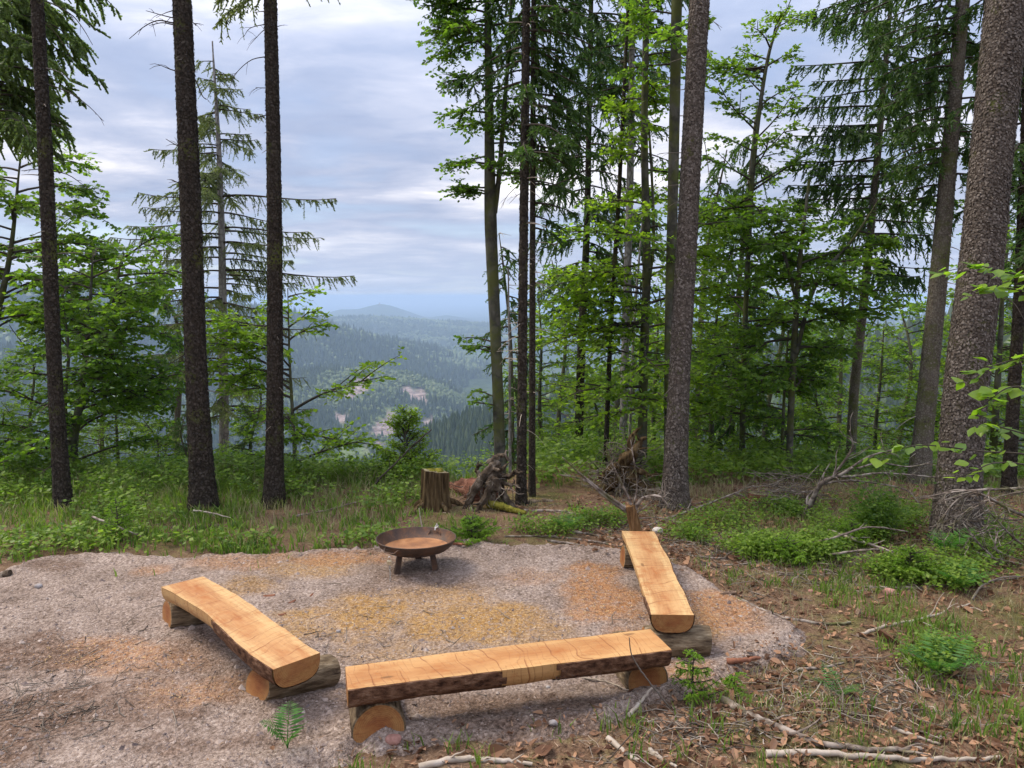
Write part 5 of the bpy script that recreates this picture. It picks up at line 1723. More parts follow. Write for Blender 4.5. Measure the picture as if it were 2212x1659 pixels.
mb = MB()                                                  # the fallen red-rotten trunk behind it
pa = catmull([P(1050, 1068, 8.5), P(1010, 1058, 8.9), P(965, 1062, 9.3)], 20)
tube(mb, pa, np.linspace(.16, .1, 20), 20, lump=lumps(20, 20, .35, 9, 1.3, 1.6))
mb.build('rotten_trunk', ROT_RED, t_)
mb = MB()
pa = catmull([P(1055, 1088, 8.2), P(1085, 1094, 8.1), P(1110, 1102, 8.0), P(1136, 1108, 7.95)], 16)
tube(mb, pa, np.linspace(.05, .022, 16), 10, lump=lumps(16, 10, .25, 19))
mb.build('mossy_root', MOSS, t_)
root_plate('upturned root plate bristling with fine brown roots before the pale grey trunk', 1345, 1062, 8.9, .62, .68, 72, 7, 260, STUMP_SIDE, TWIG, -1)


def branch(name, label, pts, r, mat, cat='branch', group=None, seed=0, twigs=3, Y=None, lump=.12):
    g = np.random.default_rng(seed + len(label))
    w = []
    for p in pts:
        if Y is not None:
            w.append(P(p[0], p[1], Y + (p[2] if len(p) > 2 else 0)))
        else:
            z_ = p[2] if len(p) > 2 else 0.0
            q = G(p[0], p[1], z_)
            for _ in range(3):
                q = G(p[0], p[1], z_ + float(floor_z(q[0], q[1])[0]))
            q[2] += r * .55
            w.append(q)
    n = max(10, 6 * len(w))
    path = catmull(w, n)
    path[1:-1] += g.normal(0, r * .18, (n - 2, 3))
    mb = MB()
    tube(mb, path, np.linspace(r, r * .5, n) if not isinstance(r, tuple) else r, 9, lump=lumps(n, 9, lump, seed + 3, 1.2, 1))
    Ln = np.linalg.norm(path[-1] - path[0])
    for _ in range(twigs):
        i_ = g.integers(n // 4, n - 2)
        d_ = unit(unit(path[-1] - path[0]) + g.normal(0, .6, 3) + np.array([0, 0, .25]))
        tube(mb, wander(g, path[i_], d_, Ln * g.uniform(.08, .2), 5, .3), np.linspace(r * .4, r * .12, 10), 5)
    o = mb.build(name, mat)
    o.location = (0, 0, 0)
    return tag(o, label, cat, group)


FB = 'fallen branches on the forest floor'
for lab, pts, r, mat, tw in [
    ('crooked branch lying at the right rim of the gravel, tip on the gravel', [(1592, 1296), (1640, 1318), (1700, 1338), (1780, 1350), (1838, 1347)], .017, STICK, 3),
    ('long thin pale branch in the grass right of the crooked rim branch', [(1852, 1374), (1920, 1353), (2000, 1336), (2095, 1306)], .012, TWIG_PALE, 3),
    ('mottled lichen-covered branch running down right from the fir seedling', [(1560, 1515), (1610, 1545), (1675, 1572), (1763, 1608), (1890, 1623), (1990, 1622)], .022, STICK, 4),
    ('long barkless pale stick along the bottom right of the litter', [(1655, 1632), (1763, 1630), (1888, 1640), (2030, 1646), (2160, 1640)], .018, TWIG_PALE, 2),
    ('short straight pale stick in the litter at lower right', [(1918, 1571), (1980, 1594), (2030, 1610)], .012, TWIG_PALE, 1),
    ('reddish broken branch by the big fern at the right edge', [(2056, 1483), (2119, 1498), (2180, 1506)], .02, STICK_RED, 2),
    ('short brown twig in the moss below the red bark stick', [(1721, 1449), (1781, 1443), (1822, 1433)], .011, STICK, 2),
    ('short thick red-brown bark stick lying on the gravel at right', [(1570, 1432), (1605, 1430), (1640, 1425)], .02, STICK_RED, 0),
    ('pale barkless stick leaning on the moss in front of the right support log', [(1358, 1547), (1384, 1518, .02), (1410, 1488, .05)], .013, TWIG_PALE, 0),
    ('pale peeled stick at the bottom edge right of the front bench', [(1313, 1598), (1350, 1628), (1392, 1656)], .016, TWIG_PALE, 1),
    ('second peeled stick at the bottom edge, right of the first', [(1402, 1624), (1430, 1642), (1462, 1660)], .014, TWIG_PALE, 1),
    ('thin bent twig in front of the right support of the front bench', [(1257, 1466), (1310, 1474), (1362, 1494)], .007, TWIG_PALE, 1),
    ('white lichen-spotted branch on the ground at the bottom centre', [(905, 1662), (986, 1645), (1080, 1648), (1150, 1655)], .019, TWIG_PALE, 3),
    ('long branch on the ground between the root plate and the right bench', [(1132, 1104), (1210, 1107), (1275, 1122), (1342, 1146)], .017, STICK, 4),
    ('topmost of the thin poles stacked left of the far end of the right bench', [(1235, 1150), (1290, 1158), (1342, 1168)], .013, STICK, 2),
    ('middle of the thin poles stacked left of the far end of the right bench', [(1195, 1160), (1270, 1170), (1345, 1182)], .014, STICK, 2),
    ('lowest of the thin poles stacked left of the far end of the right bench', [(1178, 1168), (1260, 1180), (1340, 1191)], .014, STICK, 1),
    ('thin long stick between the young spruce and the stacked poles', [(1090, 1160), (1150, 1159), (1215, 1160)], .01, STICK, 1),
    ('branch rising from the ground right of the right bench toward the forest', [(1398, 1138), (1470, 1112, .04), (1550, 1082, .1), (1628, 1050, .16)], .015, STICK, 3),
    ('straight stick on the dry grass right of the right bench far end', [(1420, 1148), (1500, 1144), (1590, 1150)], .011, STICK, 2),
    ('lower straight stick in the dry grass right of the right bench', [(1440, 1182), (1530, 1176), (1640, 1184)], .01, TWIG_PALE, 2),
    ('dark forked branch where dry leaves meet the green low bushes', [(1495, 1204), (1560, 1208), (1630, 1200), (1690, 1192)], .014, STICK, 4),
    ('second dark branch just below the forked one', [(1510, 1216), (1580, 1222), (1660, 1212)], .011, STICK, 3),
    ('arched grey branch over the green low bushes at right', [(1720, 1182, .05), (1800, 1163, .16), (1880, 1140, .22), (1960, 1150, .12)], .012, STICK, 2),
    ('pale branch lying through the bushes toward the huge trunk', [(1790, 1148, .1), (1840, 1165, .1), (1900, 1185, .06), (1985, 1218, .02)], .016, TWIG_PALE, 3),
    ('lower grey branch through the green low bushes', [(1790, 1200, .08), (1880, 1189, .12), (1950, 1194, .08)], .011, STICK, 2),
    ('thin branch on the ground under the huge near trunk', [(1850, 1268), (1960, 1272), (2080, 1262), (2200, 1250)], .012, STICK, 4),
    ('branch lying to the right edge at the foot of the huge trunk', [(2020, 1212), (2110, 1214), (2225, 1222)], .014, STICK, 4),
    ('curved thin branch right of the dark spruce sapling', [(2100, 1296), (2120, 1268, .08), (2160, 1250, .1), (2215, 1246, .04)], .009, TWIG, 2),
    ('thin dark branch in the grass left of the half-hidden log', [(200, 1118, .2), (250, 1138, .14), (305, 1160, .06)], .012, STICK, 2),
    ('dead branch in the grass right of the rightmost dark trunk', [(640, 1116, .03), (703, 1104, .05), (770, 1086, .1)], .012, STICK, 4),
    ('thin branch at the foot of the middle dark trunk', [(418, 1104, .1), (450, 1108, .1), (498, 1120, .06)], .01, TWIG_PALE, 2),
    ('reddish slat of wood behind the fire bowl at the gravel edge', [(980, 1176), (1012, 1178), (1042, 1174)], .014, STICK_RED, 0),
]:
    branch('fallen_branch', lab, pts, r, mat, 'branch', FB, len(lab) * 7, tw)
branch('dead_branch', 'dark dead branch leaning up to the right in front of the birch sapling', [(783, 1092), (815, 1040), (850, 1005), (890, 965), (932, 928)], .014, LIMB, 'branch', None, 5, 7, 8.9)
branch('twig', 'thin bare twig leaning over the right end of the front bench', [(1449, 1531), (1397, 1466, -.05), (1366, 1418, -.05), (1359, 1377, -.1)], .005, TWIG, 'twig', None, 5, 1, 4.05)
branch('twig', 'short white peeled twig standing just behind the fire bowl', [(912, 1140), (908, 1118), (905, 1098)], .007, TWIG_PALE, 'twig', None, 6, 0, 6.75)
branch('old_log', 'weathered grey log half hidden in grass left of centre', [(330, 1156), (400, 1146), (476, 1138)], .055, ROOT_GREY, 'log', None, 7, 0, 7.45, .08)
branch('old_log', 'dark rotten log lying between the root plates', [(1132, 1090), (1185, 1086), (1240, 1088)], .05, ROOT_GREY, 'log', None, 8, 1, 8.5, .2)
branch('old_log', 'mossy old log end at the left edge beside the gravel', [(-60, 1266), (-20, 1256), (22, 1238)], .06, ROOT_GREY, 'log', None, 9, 0, 6.05, .2)

# broken stick with bare limbs behind the right bench
c = P(1374, 1150, 6.95)
t_ = thing('broken_sapling', 'snapped brown stub with long bare limbs behind the right bench', 'dead wood', (c[0], c[1], float(near_z(c[0], c[1]))))
mb = MB()
tube(mb, catmull([P(1378, 1175, 6.95), P(1374, 1147, 6.95), P(1367, 1115, 6.95), P(1361, 1092, 6.95)], 14), np.linspace(.06, .048, 14), 12, lump=lumps(14, 12, .14, 4))
mb.build('stub', plainmat('brown_stub', [(0.3, (0.07, 0.035, 0.015)), (0.5, (0.16, 0.085, 0.035)), (0.7, (0.26, 0.15, 0.07))], 8, 0.9, 0.1, 0.8, 0.01, (5, 5, .8)), t_)
for pts, r in [([(1353, 1106), (1304, 1071), (1263, 1037), (1208, 1025)], .014), ([(1353, 1099), (1304, 1064), (1253, 1023), (1215, 988)], .016), ([(1363, 1089), (1346, 1051), (1322, 1002), (1311, 978)], .014), ([(1372, 1100), (1384, 1080), (1408, 1071), (1429, 1075), (1443, 1094)], .02), ([(1372, 1110), (1400, 1090), (1428, 1062)], .008), ([(1368, 1096), (1376, 1050), (1370, 1000), (1362, 950)], .009), ([(1378, 1120), (1420, 1118), (1455, 1125)], .008)]:
    mb = MB()
    pa = catmull([P(a, b, 6.95 - .05 * i_) for i_, (a, b) in enumerate(pts)], 18)
    tube(mb, pa, np.linspace(r, r * .4, 18), 7, lump=lumps(18, 7, .12, 8))
    g = np.random.default_rng(int(r * 1e4))
    for _ in range(5):
        i_ = g.integers(6, 17)
        tube(mb, wander(g, pa[i_], unit(pa[-1] - pa[0]) + g.normal(0, .6, 3), g.uniform(.08, .22), 5, .3), np.linspace(r * .35, r * .12, 10), 4, cap=False)
    mb.build('limb', STICK, t_)

# the big dead limb and the brush before the huge trunk
c = P(1740, 1115, 7.9)
t_ = thing('dead_limb', 'big knobby dead limb arching rightward over the undergrowth', 'dead wood', (c[0], c[1], float(near_z(c[0], c[1]))))
for nm, pts, r in [('main_limb', [(1726, 1132), (1738, 1112), (1756, 1078), (1770, 1050), (1790, 1035), (1812, 1028), (1842, 1010)], .034), ('side_branch', [(1800, 1030), (1850, 1028), (1905, 1022), (2010, 1030), (2110, 1042)], .014), ('side_branch', [(1785, 1042), (1840, 1038), (1900, 1045), (1960, 1060), (1990, 1095)], .012), ('side_branch', [(1830, 1016), (1880, 985), (1945, 968)], .014), ('side_branch', [(1800, 1028), (1828, 990), (1842, 965), (1835, 930)], .014), ('side_branch', [(1770, 1052), (1745, 1072), (1742, 1095), (1730, 1130)], .012), ('side_branch', [(1764, 1060), (1720, 1062), (1690, 1050)], .008), ('side_branch', [(1850, 1012), (1900, 1000), (1960, 1008), (2010, 1000)], .010), ('side_branch', [(1830, 1030), (1880, 1060), (1930, 1070)], .008)]:
    mb = MB()
    pa = catmull([P(a, b, 7.9 - .06 * i_) for i_, (a, b) in enumerate(pts)], 24)
    tube(mb, pa, np.linspace(r, r * .45, 24), 9, lump=lumps(24, 9, .3 if nm == 'main_limb' else .12, 8 + int(r * 900)))
    g = np.random.default_rng(int(r * 1e4) + pts[-1][0])
    for _ in range(7):
        i_ = g.integers(5, 23)
        tube(mb, wander(g, pa[i_], unit(pa[-1] - pa[0]) + g.normal(0, .7, 3), g.uniform(.1, .35), 5, .4), np.linspace(r * .3, .0025, 10), 4, cap=False)
    mb.build(nm, STICK, t_)
c = P(2212, 1100, 6.2)
t_ = thing('brush_top', 'fan of bare brushwood sagging in front of the huge near trunk', 'dead wood', (c[0], c[1], float(near_z(c[0], c[1]))))
for q, (pts, r) in enumerate([([(2260, 1050), (2180, 1056), (2120, 1058), (2050, 1064), (1985, 1078)], .013), ([(2260, 1130), (2190, 1105), (2130, 1072), (2090, 1060)], .016), ([(2240, 1280), (2170, 1225), (2120, 1180), (2080, 1130)], .016), ([(2260, 1205), (2200, 1170), (2150, 1120), (2110, 1070)], .012), ([(2220, 1060), (2150, 1075), (2100, 1100), (2060, 1135)], .008), ([(2200, 1062), (2120, 1085), (2080, 1110), (2050, 1150)], .007), ([(2120, 1060), (2070, 1078), (2035, 1120), (2025, 1150)], .007), ([(2240, 1240), (2150, 1235), (2080, 1210), (2030, 1195)], .009), ([(2160, 1280), (2165, 1220), (2150, 1180), (2155, 1150)], .012)]):
    mb = MB()
    pa = catmull([P(a, b, 6.2 - .05 * (i_ % 3)) for i_, (a, b) in enumerate(pts)], 22)
    tube(mb, pa, np.linspace(r, r * .4, 22), 7, lump=lumps(22, 7, .12, 8 + q))
    g = np.random.default_rng(300 + q)
    for _ in range(12):
        i_ = g.integers(5, 21)
        tube(mb, wander(g, pa[i_], unit(pa[-1] - pa[0]) + g.normal(0, .55, 3) - [0, 0, .5], g.uniform(.1, .38), 6, .35), np.linspace(r * .35, .002, 12), 4, cap=False)
    mb.build('limb', STICK, t_)

# stones, cones, bark chips on the ground
def lump_mesh(c, sx, sy, sz, seed, amp=.25):
    k, n = 14, 8
    a = np.linspace(0, 2 * np.pi, k, endpoint=False)
    th = np.linspace(.05, math.pi - .05, n)
    X_ = np.sin(th)[:, None] * np.cos(a)
    Y_ = np.sin(th)[:, None] * np.sin(a)
    Z_ = np.cos(th)[:, None] + 0 * a
    m = 1 + amp * fbm(X_ * 1.4 + seed, Y_ * 1.4 + Z_ * 1.7, seed, 3)
    V = np.stack([X_ * m * sx, Y_ * m * sy, np.clip(Z_ * m, -.8, .85) * sz], -1) + c
    i_, j_ = np.meshgrid(np.arange(n - 1), np.arange(k), indexing='ij')
    F = np.stack([i_ * k + j_, (i_ + 1) * k + j_, (i_ + 1) * k + (j_ + 1) % k, i_ * k + (j_ + 1) % k], -1).reshape(-1, 4)
    return V, F


PINK = plainmat('pink_sandstone', [(0.3, (0.22, 0.11, 0.085)), (0.55, (0.38, 0.2, 0.16)), (0.75, (0.5, 0.3, 0.25))], 18, 0.9, 0.2, 0.5, 0.006)
GREY = plainmat('grey_stone', [(0.3, (0.14, 0.12, 0.11)), (0.55, (0.29, 0.26, 0.25)), (0.75, (0.45, 0.42, 0.4))], 18, 0.9, 0.2, 0.5, 0.006)
PALE = plainmat('pale_wood_chunk', [(0.3, (0.35, 0.3, 0.25)), (0.55, (0.55, 0.5, 0.44)), (0.75, (0.68, 0.63, 0.57))], 12, 0.85, 0.2, 0.5, 0.006)
for lab, px, py, w, m_ in [('pink sandstone lump in the litter below the dark spruce sapling', 1921, 1292, 15, PINK), ('small pale pink stone in the litter right of the gravel', 1752, 1279, 7, PINK), ('grey stone in the moss in front of the front bench', 1195, 1588, 11, GREY), ('small grey pebble beneath the middle of the front bench', 1184, 1495, 6, GREY), ('lone pebble on the gravel between left bench and bowl', 731, 1374, 6, GREY), ('flat pink stone at the foot of the front bench left support', 850, 1614, 20, PINK), ('pale angular chunk behind the far end of the right bench', 1421, 1148, 13, PALE), ('dark clod on the gravel near the left edge', 84, 1277, 9, GREY), ('brown pebble on the gravel right of the fire bowl', 1000, 1345, 5, GREY)]:
    c = G(px, py)
    c[2] = float(floor_z(c[0], c[1])[0])
    r = w * S / FPX * c[1]
    mb = MB()
    V, F = lump_mesh(c + [0, 0, r * .25], r, r * .8, r * .65, px)
    mb.add(V, F)
    tag(mb.build('stone', m_), lab, 'stone', 'stones lying about')
CONE = plainmat('cone_scale', [(0.2, (0.09, 0.055, 0.035)), (0.8, (0.28, 0.19, 0.13))], 30, .85, .2, .3, .002, island=True)
for lab, px, py, ang in [('dark spruce cone on the gravel right of the right bench', 1573, 1298, .2), ('spruce cone in the litter below the mottled branch start', 1767, 1549, -.5), ('spruce cone at lower right beside the short pale stick', 2046, 1577, .5), ('spruce cone at the right edge near the bottom corner', 2184, 1576, -.4), ('spruce cone in the grass right of the crooked rim branch', 1854, 1333, 1.0)]:
    c = G(px, py)
    c[2] = float(floor_z(c[0], c[1])[0]) + .018
    t_ = thing('spruce_cone', lab, 'cone', c, 'fallen spruce cones')
    L_, R_ = .06, .018
    d_ = np.array([math.cos(ang), math.sin(ang), 0])
    s_ = np.array([-d_[1], d_[0], 0])
    up = np.array([0, 0, 1.0])
    mb = MB()
    tube(mb, [c - d_ * L_, c - d_ * L_ * .5, c, c + d_ * L_ * .6, c + d_ * L_], [R_ * .5, R_ * .85, R_ * .85, R_ * .7, R_ * .2], 9)
    mb.build('core', CONE, t_)
    mb = MB()
    for q in range(90):
        u_ = -1 + 2 * (q + .5) / 90
        a = q * 2.4
        rr = R_ * math.sqrt(max(.05, 1 - (u_ * .92) ** 2)) * .95
        o_ = s_ * math.cos(a) + up * math.sin(a)
        tn = -s_ * math.sin(a) + up * math.cos(a)
        p = c + d_ * L_ * u_ + o_ * rr
        mb.add([p - tn * .005 - d_ * .004, p + tn * .005 - d_ * .004, p + d_ * .009 + o_ * .004 + tn * .003, p + d_ * .009 + o_ * .004 - tn * .003], [(0, 1, 2, 3)], 0, False)
    mb.build('scales', CONE, t_)['kind'] = 'stuff'
for lab, px, py, w, ang in [('red bark chip on the gravel near the left bench', 582, 1296, 13, .1), ('cluster-like curled bark chip on the gravel right of left bench', 631, 1309, 10, .9), ('dark bark chip on the sawdust right of left bench', 610, 1338, 9, .3), ('upright splinter of bark on the sawdust', 673, 1290, 9, 1.4), ('yellow-brown leaf lying alone on the gravel mid clearing', 1113, 1262, 6, .6)]:
    c = G(px, py)
    c[2] = float(floor_z(c[0], c[1])[0]) + .006
    r = w * S / FPX * c[1]
    d_ = np.array([math.cos(ang), math.sin(ang), 0.06])
    s_ = np.array([-d_[1], d_[0], .1])
    mb = MB()
    k = 7
    u_ = np.linspace(-1, 1, k)
    wd = r * .32 * (1 - .5 * u_ ** 2)
    lo = c + d_ * (u_ * r)[:, None] - s_ * wd[:, None]
    md = c + d_ * (u_ * r)[:, None] + np.array([0, 0, r * .22])
    hi = c + d_ * (u_ * r)[:, None] + s_ * wd[:, None]
    V = np.stack([lo, md, hi], 1)
    mb.add(V, grid_faces(k, 3), 0, False)
    mb.add(V + [0, 0, -.004], grid_faces(k, 3)[:, ::-1], 0, False)
    leaf_ = 'leaf' in lab
    tag(mb.build('dry_leaf' if leaf_ else 'bark_chip', CHIP if leaf_ else STICK_RED), lab, 'leaf' if leaf_ else 'bark chip')

# ------------------------------------------------------------------ small plants that can be picked out
def seedling(name, label, px, py, hpx, wpx, seed, mat, nb=26, hang=.3, dense=1.0, z=None):
    g = np.random.default_rng(seed)
    c = G(px, py)
    c[2] = float(floor_z(c[0], c[1])[0])
    h, w = hpx * S / FPX * c[1] * 1.06, wpx * S / FPX * c[1] / 2
    t_ = thing(name, label, 'sapling', c)
    pa = catmull([c - [0, 0, .03], c + [g.normal(0, .01), 0, h * .5], c + [g.normal(0, .015), 0, h]], 10)
    mb = MB()
    tube(mb, pa, np.linspace(.008, .002, 10), 6)
    mb.build('stem', LIMB, t_)
    mw, ml = MB(), MB()
    for i_ in range(nb):
        f = (i_ + g.uniform(0, 1)) / nb
        conifer_branch(mw, ml, at_z(pa, np.array([c[2] + h * (.06 + .9 * f)]))[0], g.uniform(0, 6.28), w * (1.05 - .85 * f) * g.uniform(.7, 1.15), g, droop=.25, tip=.3, l2=.085, s2=.012 / dense, hang=hang, shl=.017, shw=.0042, r0=.003, s3=.0075, rise=.35)
    mw.build('twigs', LIMB, t_)
    ml.build('needles', mat, t_)


seedling('spruce_sapling', 'bushy bright green young spruce right behind the fire bowl', 1018, 1172, 62, 140, 81, NEEDLE_Y, 44, .3, 1.3)
seedling('spruce_sapling', 'dark bushy spruce sapling in front of the huge near trunk', 1958, 1262, 75, 150, 82, NEEDLE_Y, 36, .3)
seedling('fir_seedling', 'light green fir seedling at the right end of the front bench', 1500, 1516, 116, 140, 83, NEEDLE_Y, 22, .5, .7)
seedling('fir_seedling', 'tiny fir seedling in the moss right of the light green one', 1590, 1515, 60, 50, 84, NEEDLE_Y, 10, .3, .7)
seedling('spruce_sapling', 'low spruce sapling at the left of the dark one', 1700, 1215, 50, 120, 85, NEEDLE_Y, 30, .3)
seedling('spruce_sapling', 'small spruce in the green bushes left of the huge trunk', 1840, 1190, 62, 120, 86, NEEDLE_Y, 30, .3)
seedling('spruce_sapling', 'small feathery spruce among the grass left of the half-hidden log', 255, 1170, 90, 110, 87, NEEDLE_Y, 26, .3)


def fern(label, px, py, seed, fronds, L, lean=.6):
    g = np.random.default_rng(seed)
    c = G(px, py)
    c[2] = float(floor_z(c[0], c[1])[0])
    t_ = thing('fern', label, 'fern', c, 'ferns')
    for q in range(fronds):
        az = fronds_az(q, fronds, g)
        d_ = np.array([math.sin(az), math.cos(az), 0])
        l_ = L * g.uniform(.75, 1.15)
        t2 = np.linspace(0, 1, 14)
        pa = c + d_ * (l_ * lean * t2 ** 1.3)[:, None] + np.array([0, 0, 1]) * (l_ * (1.0 * t2 - .42 * t2 ** 2))[:, None]
        mb = MB()
        tube(mb, pa, np.linspace(.003, .001, 14), 4, cap=False)
        k = 16
        tt = np.linspace(.16, .98, k)
        pos = np.stack([np.interp(tt, t2, pa[:, i_]) for i_ in range(3)], -1)
        Tn = unit(np.stack([np.interp(tt, t2, unit(np.gradient(pa, axis=0))[:, i_]) for i_ in range(3)], -1))
        lat = unit(np.cross(Tn, d_ * .3 + np.array([0, 0, 1.0]) + 1e-3))
        nrm = unit(np.cross(lat, Tn))
        lp = l_ * .3 * np.sin(np.pi * (tt * .82 + .14)) ** 1.1
        for sg in (-1, 1):
            dd = unit(lat * sg + Tn * .35 + g.normal(0, .06, (k, 3)) - np.array([0, 0, .12]))
            leaves(mb, pos, dd, nrm, lp, lp * .14)
        mb.build('frond', FERN, t_)


def fronds_az(q, n, g):
    return q / n * 6.28 + g.uniform(-.35, .35)


fern('feathery green fern at the bottom left of the front bench', 622, 1645, 91, 3, .27, .45)
fern('pale fern beside the foot of the huge near trunk', 2040, 1222, 92, 4, .42)
fern('big flat fern in the litter near the right edge', 2026, 1468, 93, 7, .34, .9)
fern('small fern in the litter left of the big flat fern', 1812, 1512, 94, 4, .2, .9)
fern('small fern behind the stacked thin poles', 1222, 1150, 95, 5, .26)
fern('green fern at the right of the dark spruce sapling', 2070, 1290, 96, 6, .3, .8)

# hazel reaching in from the right: each large leaf is a piece of its own
base = np.array([3.75, 5.0, 0.0])
base[2] = float(near_z(base[0], base[1]))
hz_t = thing('hazel_shrub', 'hazel boughs with large bright leaves reaching in from the right edge', 'shrub', base)
mb = MB()
stem = catmull([base - [0, 0, .1], base + [-.05, .1, 1.2], base + [-.15, .0, 2.4], base + [-.3, 0, 3.2]], 20)
tube(mb, stem, np.linspace(.028, .012, 20), 9)
mb.build('stem', BARK_BEECH, hz_t)
g = np.random.default_rng(99)
lm = MB()
lv = np.array([(0, 0, 0), (.22, .30, .03), (.5, .42, .04), (.8, .24, .01), (1.05, 0, -.05), (.8, -.24, .01), (.5, -.42, .04), (.22, -.30, .03), (.25, 0, -.01), (.5, 0, -.02), (.8, 0, -.03)]) * .085
lm.add(lv, [(0, 8, 1), (0, 7, 8), (3, 10, 4), (10, 5, 4)], 0, True)
lm.F.append((np.array([(1, 8, 9, 2), (2, 9, 10, 3), (8, 7, 6, 9), (9, 6, 5, 10)]), 0, True))
leaf0 = lm.build('leaf', LEAF_HAZEL)
first = True
for pts, Yh, nl in [([(2260, 600), (2180, 590), (2110, 575), (2025, 590)], 4.9, 26), ([(2250, 640), (2190, 625), (2130, 622), (2085, 632)], 4.8, 18), ([(2260, 770), (2180, 780), (2120, 800), (2075, 822)], 4.9, 22), ([(2260, 850), (2190, 835), (2140, 862), (2108, 900)], 4.7, 20), ([(2250, 950), (2150, 920), (2110, 915)], 4.8, 12), ([(2230, 985), (2120, 975), (2010, 962), (1950, 968), (1888, 996)], 5.1, 24), ([(2230, 1010), (2150, 1000), (2100, 1020), (2060, 1035)], 5.3, 14)]:
    w = [P(a, b, Yh) for a, b in pts]
    w = [at_z(stem, np.array([w[0][2] - .15]))[0]] + w
    pa = catmull(w, 24)
    mb = MB()
    tube(mb, pa, np.linspace(.008, .002, 24), 5, cap=False)
    bo = mb.build('bough', LIMB, hz_t)
    for q in range(nl):
        u = .35 + .65 * (q + g.uniform(0, 1)) / nl
        b_ = pa[min(23, int(u * 23))] + g.normal(0, .035, 3) * [1, 1, .5]
        lf = leaf0 if first else leaf0.copy()
        if not first:
            COL.objects.link(lf)
        first = False
        lf.parent = hz_t
        lf.location = [float(v) for v in b_ - np.array(hz_t.location)]
        lf.rotation_euler = (g.normal(0, .4), g.normal(.25, .3), math.pi + g.uniform(-1.3, 1.3))
        sc = g.uniform(.6, 1.25)
        lf.scale = (sc, sc, sc)

# ------------------------------------------------------------------ ground cover: what nobody could count
def inside(x, y):
    return pad_dist(x, y)


def grass(name, label, n, dens, hfun, mat, seed, wd=.007, tuft=9, spread=.05, box=(-8.5, 7.5, 3.2, 11.5)):
    g = np.random.default_rng(seed)
    x, y = scatter(n * 3, *box, g)
    k = (g.uniform(0, 1, len(x)) < dens(x, y))
    x, y = x[k][:n], y[k][:n]
    x = np.repeat(x, tuft) + g.normal(0, spread, len(x) * tuft)
    y = np.repeat(y, tuft) + g.normal(0, spread, len(y) * tuft)
    k = (inside(x, y) < .03) | (g.uniform(0, 1, len(x)) < .02)
    x, y = x[k], y[k]
    N_ = len(x)
    z = near_z(x, y) - .01
    h = hfun(x, y) * g.uniform(.45, 1.15, N_)
    a = g.uniform(0, 6.28, N_)
    lean = g.uniform(.15, .75, N_) * h
    d_ = np.stack([np.cos(a), np.sin(a), 0 * a], -1)
    b = g.uniform(0, 6.28, N_)
    s_ = np.stack([np.cos(b), np.sin(b), 0 * b], -1) * (wd * g.uniform(.6, 1.3, N_))[:, None]
    p = np.stack([x, y, z], -1)
    up = np.array([0, 0, 1.0])
    p1 = p + up * (h * .6)[:, None] + d_ * (lean * .3)[:, None]
    p2 = p + up * (h * .95)[:, None] + d_ * lean[:, None]
    V = np.stack([p - s_, p + s_, p1 + s_ * .8, p1 - s_ * .8, p2], 1)
    i5 = np.arange(N_)[:, None] * 5
    mb = MB()
    mb.add(V, i5 + [0, 1, 2, 3], 0, False)
    mb.F.append((i5 + [3, 2, 4], 0, False))
    return tag(mb.build(name, mat), label, 'grass', kind='stuff')


def left_band(x, y):
    return (.2 + .8 * sstep(-.2, -1.5, x)) * sstep(.9, -.2, x) * sstep(5.9, 6.6, y)


def right_tufts(x, y):
    return sstep(1.2, 2.4, x) * sstep(.0, .35, fbm(x * 1.1, y * 1.1, 61, 3))


grass('grass', 'lush green grass along the back rim of the gravel', 4300, lambda x, y: left_band(x, y) * (.25 + .75 * sstep(-.25, .15, fbm(x * .9, y * .9, 60, 3))), lambda x, y: (.14 + .08 * sstep(7, 9.5, y)) * (.55 + .45 * sstep(-.6, -1.6, x)), GRASS, 201)
grass('grass', 'pale dry grass stalks among the green behind the clearing', 1700, lambda x, y: left_band(x, y) * sstep(6.7, 8, y) + .25 * sstep(.5, 1.2, x) * sstep(6.6, 7.2, y), lambda x, y: (.16 + .14 * sstep(7.5, 9.5, y)) * (.45 + .55 * sstep(-.6, -1.6, x)), STRAW, 202, .004, 8, .08)
grass('grass', 'scattered green grass tufts in the litter on the right', 1500, lambda x, y: right_tufts(x, y) * .7 + .22 * (y < 4.2) * (x > -1.2), lambda x, y: .13 + 0 * x, GRASS, 203, .0045, 14, .045, (-2.5, 7, 3.2, 9.5))
grass('grass', 'thin dry grass over the litter on the right', 1500, lambda x, y: sstep(.6, 1.6, x) * (.3 + .7 * sstep(-.1, .3, fbm(x * 1.4, y * 1.4, 63, 3))), lambda x, y: .10 + .05 * sstep(5, 8, y), STRAW, 204, .003, 8, .09, (-1, 7, 3.2, 9.5))


